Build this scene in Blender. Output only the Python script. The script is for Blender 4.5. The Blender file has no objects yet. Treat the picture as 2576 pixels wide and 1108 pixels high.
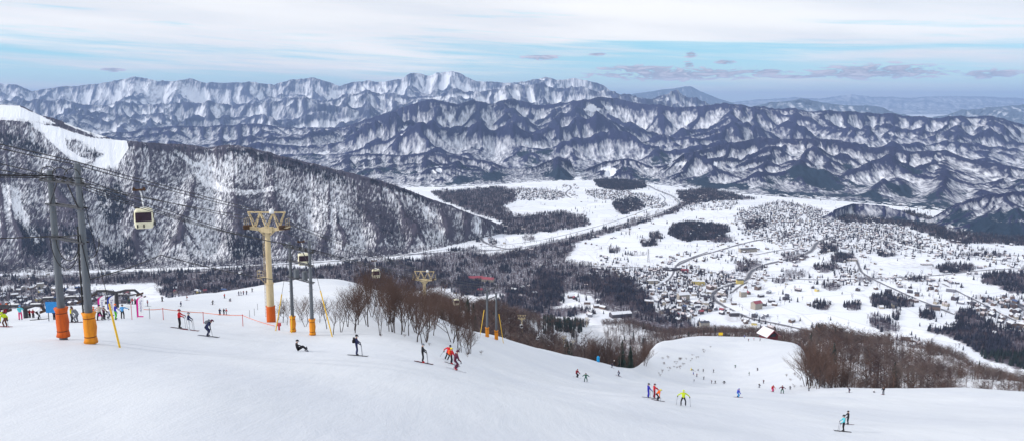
import bpy, bmesh, math, random
import numpy as np
from mathutils import Vector, Matrix, Euler
random.seed(7); rng = np.random.default_rng(11)
S = bpy.context.scene
COL = S.collection
# ---------------------------------------------------------------- camera model
W_, H_, F_ = 2575.0, 1108.0, 2021.0
PITCH = math.radians(8.3); CP, SP = math.cos(PITCH), math.sin(PITCH)
CX, CY = W_/2, H_/2
ZV = -500.0
def at(px, py, y):
    """world point seen at (px, py) that lies y metres ahead"""
    px = np.asarray(px, float); py = np.asarray(py, float)
    dx = (px-CX)/F_; dy = (CY-py)/F_
    s = y/(CP+dy*SP)
    return dx*s, y+0*dx, (-SP+dy*CP)*s
def on_plane(px, py, z=ZV):
    px = np.asarray(px, float); py = np.asarray(py, float)
    dx = (px-CX)/F_; dy = (CY-py)/F_
    s = z/(-SP+dy*CP)
    return dx*s, (CP+dy*SP)*s
def proj(x, y, z):
    d = y*CP - z*SP; u = y*SP + z*CP
    d = np.maximum(d, 1e-3)
    return CX+F_*x/d, CY-F_*u/d
# ---------------------------------------------------------------- noise
def _h(ix, iy, s):
    n = (ix*374761393 + iy*668265263 + s*1442695041) & 0xffffffff
    n = ((n ^ (n >> 13))*1274126177) & 0xffffffff
    return ((n ^ (n >> 16)) & 0xffff)/65535.0
def vnoise(x, y, s=0):
    x = np.asarray(x, float); y = np.asarray(y, float)
    ix = np.floor(x).astype(np.int64); iy = np.floor(y).astype(np.int64)
    fx = x-ix; fy = y-iy
    out = 0
    ux = fx*fx*fx*(fx*(fx*6-15)+10); uy = fy*fy*fy*(fy*(fy*6-15)+10)
    def g(i, j):
        a = _h(ix+i, iy+j, s)*2*np.pi
        return np.cos(a)*(fx-i)+np.sin(a)*(fy-j)
    return (g(0,0)*(1-ux)+g(1,0)*ux)*(1-uy)+(g(0,1)*(1-ux)+g(1,1)*ux)*uy   # about -0.7..0.7
def fbm(x, y, o=4, s=0, gain=.5):
    a = 1; f = 1; t = 0
    for k in range(o):
        t = t+a*vnoise(x*f, y*f, s+k*17); a *= gain; f *= 2.03
    return t
def ridged(x, y, o=4, s=0, gain=.5):
    a = 1; f = 1; t = 0; w = 1
    for k in range(o):
        n = 1-np.abs(vnoise(x*f, y*f, s+k*31))*2.2
        n = np.clip(n, 0, 1)**1.3
        t = t+a*n*w; w = np.clip(n*1.4, 0, 1); a *= gain; f *= 2.07
    return t
def blur(A, n, axis):
    for _ in range(2):
        P = np.concatenate([np.repeat(np.take(A, [0], axis), n, axis), A, np.repeat(np.take(A, [-1], axis), n, axis)], axis)
        c = np.cumsum(P, axis); c = np.concatenate([np.zeros_like(np.take(c, [0], axis)), c], axis)
        m = A.shape[axis]
        A = (np.take(c, range(2*n+1, 2*n+1+m), axis)-np.take(c, range(0, m), axis))/(2*n+1)
    return A
def inpoly(px, py, poly):
    r = np.zeros(np.shape(px), bool); n = len(poly)
    for i in range(n):
        x1, y1 = poly[i]; x2, y2 = poly[(i+1) % n]
        if y1 == y2: continue
        c = ((y1 > py) != (y2 > py)) & (px < (x2-x1)*(py-y1)/(y2-y1)+x1)
        r ^= c
    return r
# ---------------------------------------------------------------- mesh helpers
def np_mesh(name, V, Fa, mats=None, mi=None, smooth=False, attrs=None):
    """V (n,3); Fa: list of (m,k) int arrays (faces of k corners)"""
    me = bpy.data.meshes.new(name)
    if not isinstance(Fa, list): Fa = [Fa]
    Fa = [np.asarray(f, np.int32) for f in Fa if len(f)]
    V = np.asarray(V, np.float32)
    me.vertices.add(len(V)); me.vertices.foreach_set('co', V.ravel())
    loops = np.concatenate([f.ravel() for f in Fa]); tot = np.concatenate([np.full(len(f), f.shape[1], np.int32) for f in Fa])
    st = np.concatenate([[0], np.cumsum(tot)[:-1]]).astype(np.int32)
    me.loops.add(len(loops)); me.loops.foreach_set('vertex_index', loops)
    me.polygons.add(len(tot)); me.polygons.foreach_set('loop_start', st); me.polygons.foreach_set('loop_total', tot)
    if mi is not None: me.polygons.foreach_set('material_index', np.asarray(mi, np.int32))
    me.update(calc_edges=True)
    me.polygons.foreach_set('use_smooth', np.full(len(tot), bool(smooth)))
    for k, v in (attrs or {}).items():
        a = me.attributes.new(k, 'FLOAT', 'POINT'); a.data.foreach_set('value', np.asarray(v, np.float32).ravel())
    for m in (mats or []): me.materials.append(m)
    return me
def link(name, me, parent=None, loc=None, rz=None):
    o = bpy.data.objects.new(name, me); COL.objects.link(o)
    if parent is not None: o.parent = parent
    if loc is not None: o.location = loc
    if rz is not None: o.rotation_euler = (0, 0, rz)
    return o
def tag(o, label=None, cat=None, group=None, kind=None):
    if label: o['label'] = label
    if cat: o['category'] = cat
    if group: o['group'] = group
    if kind: o['kind'] = kind
    return o
def empty(name, loc=(0, 0, 0), rz=0, **k):
    o = bpy.data.objects.new(name, None); COL.objects.link(o); o.location = loc; o.rotation_euler = (0, 0, rz)
    o.empty_display_size = .3
    return tag(o, **k)
def grid_faces(nr, nc):
    i = np.arange(nr-1)[:, None]*nc+np.arange(nc-1)[None, :]
    return np.stack([i, i+1, i+1+nc, i+nc], -1).reshape(-1, 4)
class MB:
    """collects simple solids as one mesh"""
    def __init__(s): s.v = []; s.f = []; s.m = []; s.cur = 0
    def add(s, V, Fs):
        b = len(s.v); s.v += [tuple(p) for p in V]
        for f in Fs: s.f.append(tuple(i+b for i in f)); s.m.append(s.cur)
    def box(s, c, d, rot=None):
        x, y, z = d[0]/2, d[1]/2, d[2]/2
        P = [Vector(p) for p in [(-x,-y,-z),(x,-y,-z),(x,y,-z),(-x,y,-z),(-x,-y,z),(x,-y,z),(x,y,z),(-x,y,z)]]
        if rot is not None: P = [rot @ p for p in P]
        P = [p+Vector(c) for p in P]
        s.add(P, [(0,3,2,1),(4,5,6,7),(0,1,5,4),(1,2,6,5),(2,3,7,6),(3,0,4,7)])
    def tube(s, pts, r, n=8, caps=True, sx=1.0):
        pts = [Vector(p) for p in pts]; m = len(pts)
        rr = list(r) if hasattr(r, '__len__') else [r]*m
        V = []; up = None
        for i, p in enumerate(pts):
            t = (pts[min(i+1, m-1)]-pts[max(i-1, 0)]).normalized()
            if up is None:
                up = Vector((0, 0, 1)) if abs(t.z) < .9 else Vector((0, 1, 0))
            a = t.cross(up).normalized(); b = t.cross(a).normalized(); up = b.cross(t) if False else up
            for k in range(n):
                th = 2*math.pi*k/n
                V.append(p+(a*math.cos(th)*sx+b*math.sin(th))*rr[i])
        Fs = []
        for i in range(m-1):
            for k in range(n):
                k2 = (k+1) % n
                Fs.append((i*n+k, i*n+k2, (i+1)*n+k2, (i+1)*n+k))
        if caps: Fs.append(tuple(range(n))[::-1]); Fs.append(tuple((m-1)*n+k for k in range(n)))
        s.add(V, Fs)
    def bar(s, a, b, w, h=None):
        a = Vector(a); b = Vector(b); h = h or w; d = b-a
        q = d.to_track_quat('Z', 'Y').to_matrix()
        s.box((a+b)/2, (w, h, d.length), q)
    def build(s, name, mats, parent=None, smooth=False, loc=None, bevel=0):
        me = bpy.data.meshes.new(name); me.from_pydata([tuple(p) for p in s.v], [], s.f)
        mats = mats if isinstance(mats, (list, tuple)) else [mats]
        for m in mats: me.materials.append(m)
        me.polygons.foreach_set('material_index', s.m)
        me.polygons.foreach_set('use_smooth', [smooth]*len(s.f)); me.update()
        o = link(name, me, parent, loc)
        if bevel:
            b = o.modifiers.new('bevel', 'BEVEL'); b.width = bevel; b.segments = 2; b.limit_method = 'ANGLE'
        return o
# ---------------------------------------------------------------- materials
class NT:
    def __init__(s, m): s.n = m.node_tree.nodes; s.l = m.node_tree.links; s.n.clear()
    def new(s, t, **k):
        n = s.n.new(t)
        for a, b in k.items():
            if a.startswith('_'): setattr(n, a[1:], b)
        return n
    def link(s, a, b): s.l.new(a, b)
    def noise(s, vec, scale, detail=4, rough=.55, dist=0):
        n = s.new('ShaderNodeTexNoise'); n.inputs['Scale'].default_value = scale; n.inputs['Detail'].default_value = detail
        n.inputs['Roughness'].default_value = rough; n.inputs['Distortion'].default_value = dist
        if vec is not None: s.link(vec, n.inputs['Vector'])
        return n.outputs[0]
    def ramp(s, v, lo, hi):
        n = s.new('ShaderNodeMapRange'); n.interpolation_type = 'SMOOTHSTEP'
        n.inputs['From Min'].default_value = lo; n.inputs['From Max'].default_value = hi
        s.link(v, n.inputs['Value']); return n.outputs[0]
    def lin(s, v, a, b, c, d):
        n = s.new('ShaderNodeMapRange')
        for k, q in zip(('From Min', 'From Max', 'To Min', 'To Max'), (a, b, c, d)): n.inputs[k].default_value = q
        s.link(v, n.inputs['Value']); return n.outputs[0]
    def math(s, op, a, b=None, c=None, clamp=False):
        n = s.new('ShaderNodeMath'); n.operation = op; n.use_clamp = clamp
        for i, q in enumerate((a, b, c)):
            if q is None: continue
            if isinstance(q, (int, float)): n.inputs[i].default_value = q
            else: s.link(q, n.inputs[i])
        return n.outputs[0]
    def mix(s, f, a, b, mode='MIX'):
        n = s.new('ShaderNodeMix'); n.data_type = 'RGBA'; n.blend_type = mode
        for k, q in ((0, f), (6, a), (7, b)):
            if isinstance(q, (int, float)): n.inputs[k].default_value = q
            elif isinstance(q, tuple): n.inputs[k].default_value = (*q[:3], 1)
            else: s.link(q, n.inputs[k])
        return n.outputs[2]
    def attr(s, name):
        n = s.new('ShaderNodeAttribute'); n.attribute_name = name; return n.outputs['Fac']
    def pos(s, scale=(1, 1, 1), rot=(0, 0, 0), obj=True):
        t = s.new('ShaderNodeTexCoord'); m = s.new('ShaderNodeMapping'); m.inputs['Scale'].default_value = scale
        m.inputs['Rotation'].default_value = rot
        s.link(t.outputs['Object'], m.inputs['Vector']); return m.outputs[0]
    def out(s, col, rough=.8, metal=0, bump=None, bs=.3, bd=1, spec=.3):
        p = s.new('ShaderNodeBsdfPrincipled'); o = s.new('ShaderNodeOutputMaterial')
        if isinstance(col, tuple): p.inputs['Base Color'].default_value = (*col[:3], 1)
        else: s.link(col, p.inputs['Base Color'])
        if isinstance(rough, (int, float)): p.inputs['Roughness'].default_value = rough
        else: s.link(rough, p.inputs['Roughness'])
        p.inputs['Metallic'].default_value = metal; p.inputs['Specular IOR Level'].default_value = spec
        if bump is not None:
            b = s.new('ShaderNodeBump'); b.inputs['Strength'].default_value = bs; b.inputs['Distance'].default_value = bd
            s.link(bump, b.inputs['Height']); s.link(b.outputs[0], p.inputs['Normal'])
        s.link(p.outputs[0], o.inputs[0]); return p
_mc = {}
def pmat(name, col, rough=.7, metal=0, var=.15, scale=6, spec=.3, bump=0):
    """a plain material with a little procedural unevenness"""
    key = (name, col)
    if key in _mc: return _mc[key]
    m = bpy.data.materials.new(name); m.use_nodes = True; t = NT(m)
    n = t.noise(t.pos(), scale, 5, .6)
    dk = tuple(c*(1-var) for c in col[:3]); lt = tuple(min(1, c*(1+var)) for c in col[:3])
    c = t.mix(t.ramp(n, .3, .7), dk, lt)
    t.out(c, rough, metal, n if bump else None, bump, .02, spec)
    _mc[key] = m; return m
# ---------------------------------------------------------------- camera, light, sky
cam = bpy.data.cameras.new('camera'); co = bpy.data.objects.new('camera', cam); COL.objects.link(co)
cam.sensor_width = 36; cam.lens = 36*F_/W_; cam.clip_start = .1; cam.clip_end = 200000
co.location = (0, 0, 0); co.rotation_euler = (math.pi/2-PITCH, 0, 0); S.camera = co
S.view_settings.view_transform = 'Standard'; S.view_settings.look = 'None'; S.view_settings.gamma = 1
S.view_settings.exposure = -.22
S.cycles.use_denoising = True; S.cycles.max_bounces = 5; S.cycles.diffuse_bounces = 2; S.cycles.glossy_bounces = 2
S.cycles.volume_bounces = 0; S.cycles.transparent_max_bounces = 8
SUN_EL, SUN_AZ = math.radians(25), math.radians(254)     # compass-like: 0 = ahead (+y), clockwise; 222 = behind, to the left
sd = Vector((math.sin(SUN_AZ)*math.cos(SUN_EL), math.cos(SUN_AZ)*math.cos(SUN_EL), math.sin(SUN_EL)))
sl = bpy.data.lights.new('sun', 'SUN'); sl.energy = 3.4; sl.angle = math.radians(3); sl.color = (1, .95, .90)
so = bpy.data.objects.new('sun', sl); COL.objects.link(so); so.rotation_euler = sd.to_track_quat('Z', 'Y').to_euler()
wd = bpy.data.worlds.new('World'); S.world = wd; wd.use_nodes = True
def make_world():
    t = NT(wd)
    sky = t.new('ShaderNodeTexSky'); sky.sky_type = 'NISHITA'; sky.sun_disc = False
    sky.sun_elevation = SUN_EL; sky.sun_rotation = SUN_AZ; sky.altitude = 1400; sky.air_density = 1.0; sky.dust_density = .6; sky.ozone_density = 2
    tc = t.new('ShaderNodeTexCoord'); sep = t.new('ShaderNodeSeparateXYZ'); t.link(tc.outputs['Generated'], sep.inputs[0])
    X, Y, Z = sep.outputs
    az = t.math('ARCTAN2', X, Y); el = Z
    def v(sa, se, tilt=0, oz=0.0):
        c = t.new('ShaderNodeCombineXYZ')
        t.link(t.math('MULTIPLY', az, sa), c.inputs[0])
        t.link(t.math('MULTIPLY', t.math('ADD', el, t.math('MULTIPLY', az, tilt)), se), c.inputs[1])
        c.inputs[2].default_value = oz; return c.outputs[0]
    n1 = t.noise(v(1.6, 34, .045, 3.1), 1.0, 6, .55, .4)
    n2 = t.noise(v(5, 90, .045, 7.7), 1.0, 6, .6, .6)
    n3 = t.noise(v(.9, 9, .0, 1.3), 1.0, 3, .5)
    # thin high veil: full above, breaking up towards the horizon
    hi = t.ramp(el, .046, .078)
    veil = t.math('ADD', t.math('MULTIPLY', n1, .95), t.math('MULTIPLY', n2, .35))
    veil = t.math('ADD', veil, t.math('MULTIPLY', t.math('SUBTRACT', n3, .5), .5))
    veil = t.math('ADD', veil, t.math('MULTIPLY', hi, .24))
    m = t.ramp(veil, .57, .80)
    m = t.math('ADD', t.math('MULTIPLY', m, .9), .06, clamp=True)
    shade = t.ramp(t.noise(v(2.2, 22, .05, 9.1), 1.0, 5, .55), .35, .7)
    cloudc = t.mix(shade, (10.2, 10.3, 10.8), (12.9, 12.6, 12.4))
    base = t.mix(.62, sky.outputs[0], t.mix(t.ramp(el, -.005, .085), (10.0, 13.4, 14.6), (3.0, 10.6, 13.6)))
    # milky, slightly warm air low on the left, greyer to the right
    col = t.mix(m, base, cloudc)
    right = t.ramp(az, .05, .75)
    col = t.mix(t.math('MULTIPLY', right, .45), col, t.mix(.25, col, (7.0, 9.4, 11.4)))
    # low flat cumulus along the right horizon
    blobs = [(.035,.055,.022,.0035),(.105,.0585,.012,.002),(.20,.034,.115,.0075),(.155,.040,.05,.005),(.30,.0365,.03,.0035),(.215,.057,.008,.004),
             (.213,.0455,.007,.004),(.255,.0475,.012,.003),(.425,.0345,.075,.0085),(.40,.032,.06,.004),(.53,.030,.03,.005),(-.455,.0360,.012,.003),(.34,.030,.05,.002)]
    dens = None
    w1 = t.noise(v(46, 230, .0, 2.2), 1.0, 8, .62, .8)
    for (a, e, ra, re) in blobs:
        da = t.math('DIVIDE', t.math('SUBTRACT', az, a), ra); de = t.math('DIVIDE', t.math('SUBTRACT', el, e), re)
        # flat underside
        q = t.math('SUBTRACT', 1, t.math('ADD', t.math('MULTIPLY', da, da), t.math('MULTIPLY', de, de)))
        dens = q if dens is None else t.math('MAXIMUM', dens, q)
    dd = t.math('ADD', dens, t.math('MULTIPLY', t.math('SUBTRACT', w1, .5), 6.0))
    cm = t.math('MULTIPLY', t.ramp(dd, -.1, .7), .95)
    cc = t.mix(t.ramp(w1, .38, .66), (3.4, 3.9, 5.4), (8.6, 8.2, 9.2))
    col = t.mix(cm, col, cc)
    bg = t.new('ShaderNodeBackground'); bg.inputs['Strength'].default_value = .105
    t.link(col, bg.inputs[0]); o = t.new('ShaderNodeOutputWorld'); t.link(bg.outputs[0], o.inputs[0])
make_world()
# woods of the valley: outline as seen from the viewpoint, share of evergreens, density
VW_MIX = [  # mixed wood: polygon, share of evergreens, trees per 1000 m2
 ([(-200,692),(0,692),(300,682),(500,678),(650,668),(760,676),(900,655),(1000,650),(1060,655),(1100,668),(1130,700),(1120,722),(1000,735),(900,722),(650,722),(450,735),(380,712),(200,716),(0,720),(-200,725)],.30,6),
 ([(1060,640),(1190,622),(1240,640),(1330,640),(1425,612),(1450,625),(1420,655),(1500,668),(1545,680),(1600,705),(1640,742),(1650,790),(1600,800),(1560,792),(1500,770),(1490,745),(1440,735),(1400,740),(1360,750),(1290,735),(1200,745),(1160,740),(1120,725),(1090,700),(1060,672)],.16,6),
 ([(1440,700),(1560,690),(1620,735),(1655,785),(1640,800),(1570,760),(1500,730)],.75,7),
 ([(1155,690),(1210,705),(1205,745),(1165,745),(1150,715)],.75,7),([(1365,672),(1420,690),(1415,765),(1380,770),(1330,740),(1345,690)],.65,7),([(1520,715),(1560,720),(1570,770),(1530,765)],.65,7),([(1270,715),(1320,720),(1320,770),(1275,765)],.8,5),
 ([(1250,748),(1360,742),(1380,770),(1480,775),(1500,790),(1370,800),(1240,790)],.35,6),
 ([(1080,482),(1170,478),(1250,470),(1292,480),(1300,508),(1262,518),(1300,545),(1420,532),(1475,550),(1490,565),(1410,580),(1330,588),(1285,592),(1240,580),(1265,560),(1190,535),(1110,505)],.28,6),
 ([(1490,452),(1618,452),(1625,472),(1560,480),(1500,470)],.75,7),([(1545,505),(1600,498),(1622,520),(1600,532),(1560,540),(1540,520)],.6,6),
 ([(1700,482),(1780,475),(1850,490),(1900,502),(1800,505),(1740,515),(1712,505)],.5,6),
 ([(1190,652),(1330,620),(1480,586),(1600,552),(1700,522),(1730,500),(1736,508),(1705,533),(1600,566),(1480,602),(1400,622),(1330,640),(1200,662)],.25,8),
 ([(1690,562),(1760,558),(1830,566),(1838,580),(1800,600),(1720,608),(1680,590)],.6,7),([(1630,588),(1660,582),(1668,600),(1640,606)],.5,6),([(1612,606),(1645,600),(1655,618),(1615,622)],.5,6),
 ([(1866,560),(1920,552),(1935,570),(1880,578)],.5,6),([(2062,612),(2100,605),(2112,630),(2066,640)],.45,6),([(2090,640),(2140,632),(2160,652),(2120,660),(2092,660)],.6,6),
 ([(2085,545),(2150,530),(2300,535),(2380,560),(2370,580),(2200,560),(2120,560)],.45,6),([(2290,575),(2340,560),(2430,585),(2575,590),(2700,600),(2700,625),(2500,612),(2400,612)],.5,6),
 ([(2462,690),(2530,682),(2640,690),(2640,728),(2560,742),(2510,722),(2470,712)],.6,6),
 ([(2185,745),(2240,738),(2290,752),(2300,770),(2240,775),(2190,768)],.6,7),([(2182,795),(2220,792),(2255,815),(2262,835),(2220,832),(2185,818)],.3,7),
 ([(2400,782),(2440,775),(2470,800),(2520,820),(2570,830),(2640,850),(2640,900),(2500,900),(2470,880),(2380,845),(2330,835),(2330,822),(2400,822)],.55,7),
 ([(2400,815),(2470,830),(2540,870),(2640,890),(2640,940),(2560,925),(2480,905),(2420,860)],.65,7),
 ([(1760,590),(1800,585),(1850,600),(1830,612),(1780,606)],.4,4),([(1960,640),(2010,636),(2040,648),(2010,660),(1970,656)],.3,4),([(1850,660),(1905,655),(1930,672),(1880,688),(1850,680)],.2,6),([(2040,668),(2090,660),(2120,672),(2090,686),(2050,684)],.3,5),
 ([(1560,795),(1640,780),(1720,800),(1760,820),(1720,840),(1640,835),(1580,820)],.3,7),
 ([(0,725),(130,722),(250,730),(330,745),(330,770),(0,775),(-100,770)],.2,3),([(380,722),(640,715),(700,712),(640,735),(420,748)],.35,5),
]
VW_ELL = [(2403,675,50,13,.5,8),(2146,770,22,11,.6,8),(2068,768,22,12,.6,8),(2254,793,11,11,.6,8),(2334,793,22,13,.7,9),(2383,781,13,6,.2,7),(1978,592,12,6,.6,6),(2230,640,26,8,.5,6),(2300,700,40,8,.3,4),(2180,700,34,8,.3,4),(2000,690,34,10,.15,5),(1330,600,16,8,.2,4),(1545,630,16,8,.3,4),(1600,640,30,5,.1,3),(1205,600,9,10,.45,6),(1240,612,12,8,.4,5),(2480,640,60,6,.4,3),(2090,720,26,12,.3,4),(1960,705,24,8,.3,5)]
# ================================================================ near terrain: piste, hillside, valley
def curve(pts, ag, smooth=6):
    """pts: (px, py, dist) or (px, None, dist, z); returns depth and height on the azimuth grid"""
    A = []; Y = []; Z = []
    for p in pts:
        if p[1] is None: y = p[2]; z = p[3]; a = (p[0]-CX)/F_*1.0/(CP+ (z/y)*-SP) if False else (p[0]-CX)/F_*(CP-(z/y)*SP); A.append(a)
        else:
            x, y, z = at(p[0], p[1], p[2]); A.append(float(x)/float(y)); y = float(y); z = float(z)
        Y.append(float(y)); Z.append(float(z))
    A = np.array(A); i = np.argsort(A)
    y = np.interp(ag, A[i], np.array(Y)[i]); s = np.interp(ag, A[i], (np.array(Z)/np.array(Y))[i])
    if smooth: y = blur(y, smooth, 0); s = blur(s, smooth, 0)
    return y, s*y
def pchip_rows(Yk, Zk, Yq):
    """Yk,Zk (K,n) knots per column; Yq (R,n) queries"""
    h = np.diff(Yk, axis=0); d = np.diff(Zk, axis=0)/h
    m = np.zeros_like(Yk); m[0] = d[0]; m[-1] = d[-1]
    s = d[1:]*d[:-1]
    m[1:-1] = np.where(s > 0, 2*d[1:]*d[:-1]/np.where(np.abs(d[1:]+d[:-1]) < 1e-9, 1, d[1:]+d[:-1]), 0)
    out = np.zeros_like(Yq); K = len(Yk)
    for k in range(K-1):
        t = (Yq-Yk[k])/h[k]; msk = (t >= 0) & ((t <= 1) if k == K-2 else (t < 1))
        t2 = t*t; t3 = t2*t
        z = (2*t3-3*t2+1)*Zk[k]+(t3-2*t2+t)*h[k]*m[k]+(-2*t3+3*t2)*Zk[k+1]+(t3-t2)*h[k]*m[k+1]
        out = np.where(msk, z, out)
    return out
NA = 1100
AG = np.linspace(-1.0, 1.0, NA)
C = []
C.append([(-900,None,2.5,-2.6),(3500,None,2.5,-2.6)])
C.append([(-900,1112,24),(0,1112,24),(500,1112,25),(900,1112,29),(1300,1112,38),(1700,1112,52),(2100,1112,70),(2600,1112,72),(3500,1112,72)])
C.append([(-900,985,33),(0,985,33),(500,980,34),(900,975,46),(1150,988,52),(1400,1005,66),(1640,1018,82),(1900,1050,84),(2120,1078,80),(2600,1085,80),(3500,1085,80)])
C.append([(-900,866,52),(0,862,54),(225,860,52),(300,872,50),(500,847,76),(650,862,74),(760,881,68),(895,893,64),(1060,911,70),(1150,932,66),(1300,960,85),(1450,975,110),(1640,985,120),(1855,1001,130),(1965,1003,130),(2120,1020,140),(2400,1030,140),(3500,1030,140)])
C.append([(-900,815,92),(0,812,92),(100,806,92),(250,804,90),(365,800,95),(480,806,105),(620,812,110),(665,808,110),(740,836,92),(785,843,90),(850,838,92),(925,838,92),(1030,860,92),(1105,880,90),(1170,890,100),(1225,885,130),(1300,900,140),(1400,925,165),(1500,945,180),(1640,960,220),(1800,958,300),(1850,948,320),(1965,965,250),(2030,990,165),(2200,995,160),(2400,995,160),(3500,995,150)])
C.append([(-900,790,150),(0,785,150),(150,778,150),(250,774,155),(330,770,170),(450,756,230),(600,735,300),(700,718,325),(760,711,335),(850,709,335),(905,722,320),(960,742,300),(1050,785,260),(1120,812,230),(1190,834,200),(1250,846,200),(1300,862,210),(1400,885,220),(1500,908,240),(1570,922,255),(1604,927,265),(1622,908,350),(1640,868,500),(1660,860,540),(1700,855,560),(1745,845,590),(1896,846,590),(1957,857,560),(2012,866,500),(2030,890,400),(2046,962,225),(2058,974,198),(2220,977,200),(2420,972,200),(2500,978,190),(2575,986,180),(3500,990,170)])
ca = [curve(c, AG, 34 if k < 4 else 16 if k == 4 else 4) for k, c in enumerate(C)]
y5, z5 = ca[5]
# just past the edge the ground falls away
y6 = y5*1.14; z6 = z5-0.50*(y6-y5)
px_of_A = CX+F_*AG/(CP+.28*SP)
c7 = [(905,744,385),(1000,790,400),(1100,822,400),(1190,842,330),(1250,852,330),(1312,850,500),(1418,873,880),(1500,888,960),(1600,905,860),(1650,893,780),(1700,874,800),(1800,864,800),(1930,862,800),(2000,866,800),(2030,965,280),(2200,976,290),(2400,972,270),(2575,985,250),(3500,990,240)]
c8 = [(905,737,400),(1000,756,440),(1100,772,480),(1200,788,560),(1300,800,760),(1400,812,1150),(1480,816,1150),(1540,810,1200),(1600,815,1250),(1650,842,1200),(1750,840,1150),(1850,842,1150),(1950,850,1100),(2010,856,900),(2080,856,700),(2150,868,650),(2256,878,650),(2404,908,600),(2463,950,500),(2575,972,420),(3500,980,400)]
y7v, z7v = curve(c7, AG); y8v, z8v = curve(c8, AG)
def sstep(x, a, b): t = np.clip((x-a)/(b-a), 0, 1); return t*t*(3-2*t)
wl = sstep(px_of_A, 850, 960)
y7h = np.maximum(y5*1.5, 480); z7h = z5-.45*(y7h-y5)
y8h = y7h*1.45; z8h = z7h-.45*(y8h-y7h)
y7 = y7v*wl+y7h*(1-wl); z7 = z7v*wl+z7h*(1-wl)
y8 = y8v*wl+y8h*(1-wl); z8 = z8v*wl+z8h*(1-wl)
y6 = np.minimum(y6, y5+(y7-y5)*.4); z6 = z5-.5*(y6-y5)
z6 = np.maximum(z6, -495)
y9 = y8*1.16; z9 = np.maximum(z8-.55*(y9-y8), -488)
y10 = np.maximum(np.interp(px_of_A, [-900,1100,1350,1850,2050,2300,3500], [1500,1500,1680,1660,1300,1150,1100]), y9*1.12); z10 = np.full(NA, ZV)
YK = np.stack([c[0] for c in ca]+[y6, y7, y8, y9, y10]); ZK = np.stack([c[1] for c in ca]+[z6, z7, z8, z9, z10])
NR = [14, 40, 50, 50, 60, 24, 40, 60, 30, 30]
rows = []
for k, n in enumerate(NR):
    t = np.arange(n)/n
    rows.append(YK[k][None]+(YK[k+1]-YK[k])[None]*t[:, None])
i5 = sum(NR[:5]); 
rows.append(YK[-1][None]); YQ = np.concatenate(rows)
ZQ = pchip_rows(YK, ZK, YQ)
XQ = AG[None]*YQ
def near_detail(x, y, yy5, z):
    d = .35*fbm(x/26, y/26, 3, 5)+.05*fbm(x/4, y/4, 2, 9)
    beyond = sstep(y, yy5*1.1, yy5*1.5)
    d = d*np.clip(y/60, .25, 1.6)
    return d+beyond*(7*fbm(x/90, y/90, 4, 21))*sstep(-z, -520, -60)*(1-sstep(-z, 440, 495))
ZQ = ZQ+near_detail(XQ, YQ, y5[None], ZQ)
def gz(x, y):
    """terrain height at world points (bilinear on the azimuth grid)"""
    x = np.atleast_1d(np.asarray(x, float)); y = np.atleast_1d(np.asarray(y, float))
    fa = np.clip((x/y+1)/2*(NA-1), 0, NA-1.001); i = fa.astype(int); t = fa-i
    out = np.empty(len(x))
    for q in range(len(x)):
        Yc = YQ[:, i[q]]*(1-t[q])+YQ[:, i[q]+1]*t[q]; Zc = ZQ[:, i[q]]*(1-t[q])+ZQ[:, i[q]+1]*t[q]
        out[q] = np.interp(y[q], Yc, Zc)
    return out
def hit(px, py, ymin=5.0):
    """where the sight line through (px,py) first meets the near terrain"""
    dx = (px-CX)/F_; dy = (CY-py)/F_; vy = CP+dy*SP; vz = -SP+dy*CP
    a = dx/vy; fa = np.clip((a+1)/2*(NA-1), 0, NA-1.001); i = int(fa); t = fa-i
    Yc = YQ[:, i]*(1-t)+YQ[:, i+1]*t; Zc = ZQ[:, i]*(1-t)+ZQ[:, i+1]*t
    d = Zc-vz/vy*Yc
    for k in range(1, len(d)):
        if Yc[k] > ymin and d[k] >= 0 and d[k-1] < 0:
            f = -d[k-1]/(d[k]-d[k-1]); y = Yc[k-1]+f*(Yc[k]-Yc[k-1])
            return a*y, y, vz/vy*y
    x, y = on_plane(px, py); return float(x), float(y), ZV
# materials
def snow_material():
    m = bpy.data.materials.new('groomed_snow'); m.use_nodes = True; t = NT(m)
    p = t.pos(); big = t.noise(p, .035, 5, .6, .4); ps = t.pos((.5, .12, .5), (0, 0, .5))
    tr = t.math('ADD', t.math('MULTIPLY', t.noise(ps, .8, 6, .65, .5), .6), t.math('MULTIPLY', t.noise(t.pos((.9, .07, .5), (0, 0, -.35)), .7, 5, .6, .4), .4)); fine = t.noise(p, 9, 4, .6)
    col = t.mix(t.ramp(big, .3, .7), (.63, .66, .73), (.70, .725, .775))
    col = t.mix(t.math('MULTIPLY', t.ramp(tr, .5, .75), .35), col, (.56, .59, .66))
    hgt = t.math('ADD', t.math('MULTIPLY', tr, .5), t.math('MULTIPLY', fine, .08))
    t.out(col, .55, 0, hgt, .6, .5, .2); return m
def wild_snow_material():
    m = bpy.data.materials.new('woodland_snow'); m.use_nodes = True; t = NT(m)
    p = t.pos(); n = t.noise(p, .08, 6, .65, .5); n2 = t.noise(p, .6, 5, .7)
    col = t.mix(t.ramp(n2, .52, .72), (.78, .80, .86), (.30, .25, .23)); col = t.mix(t.ramp(n, .4, .6), col, (.66, .67, .72))
    t.out(col, .8, 0, n2, .5, .6, .1); return m
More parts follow.
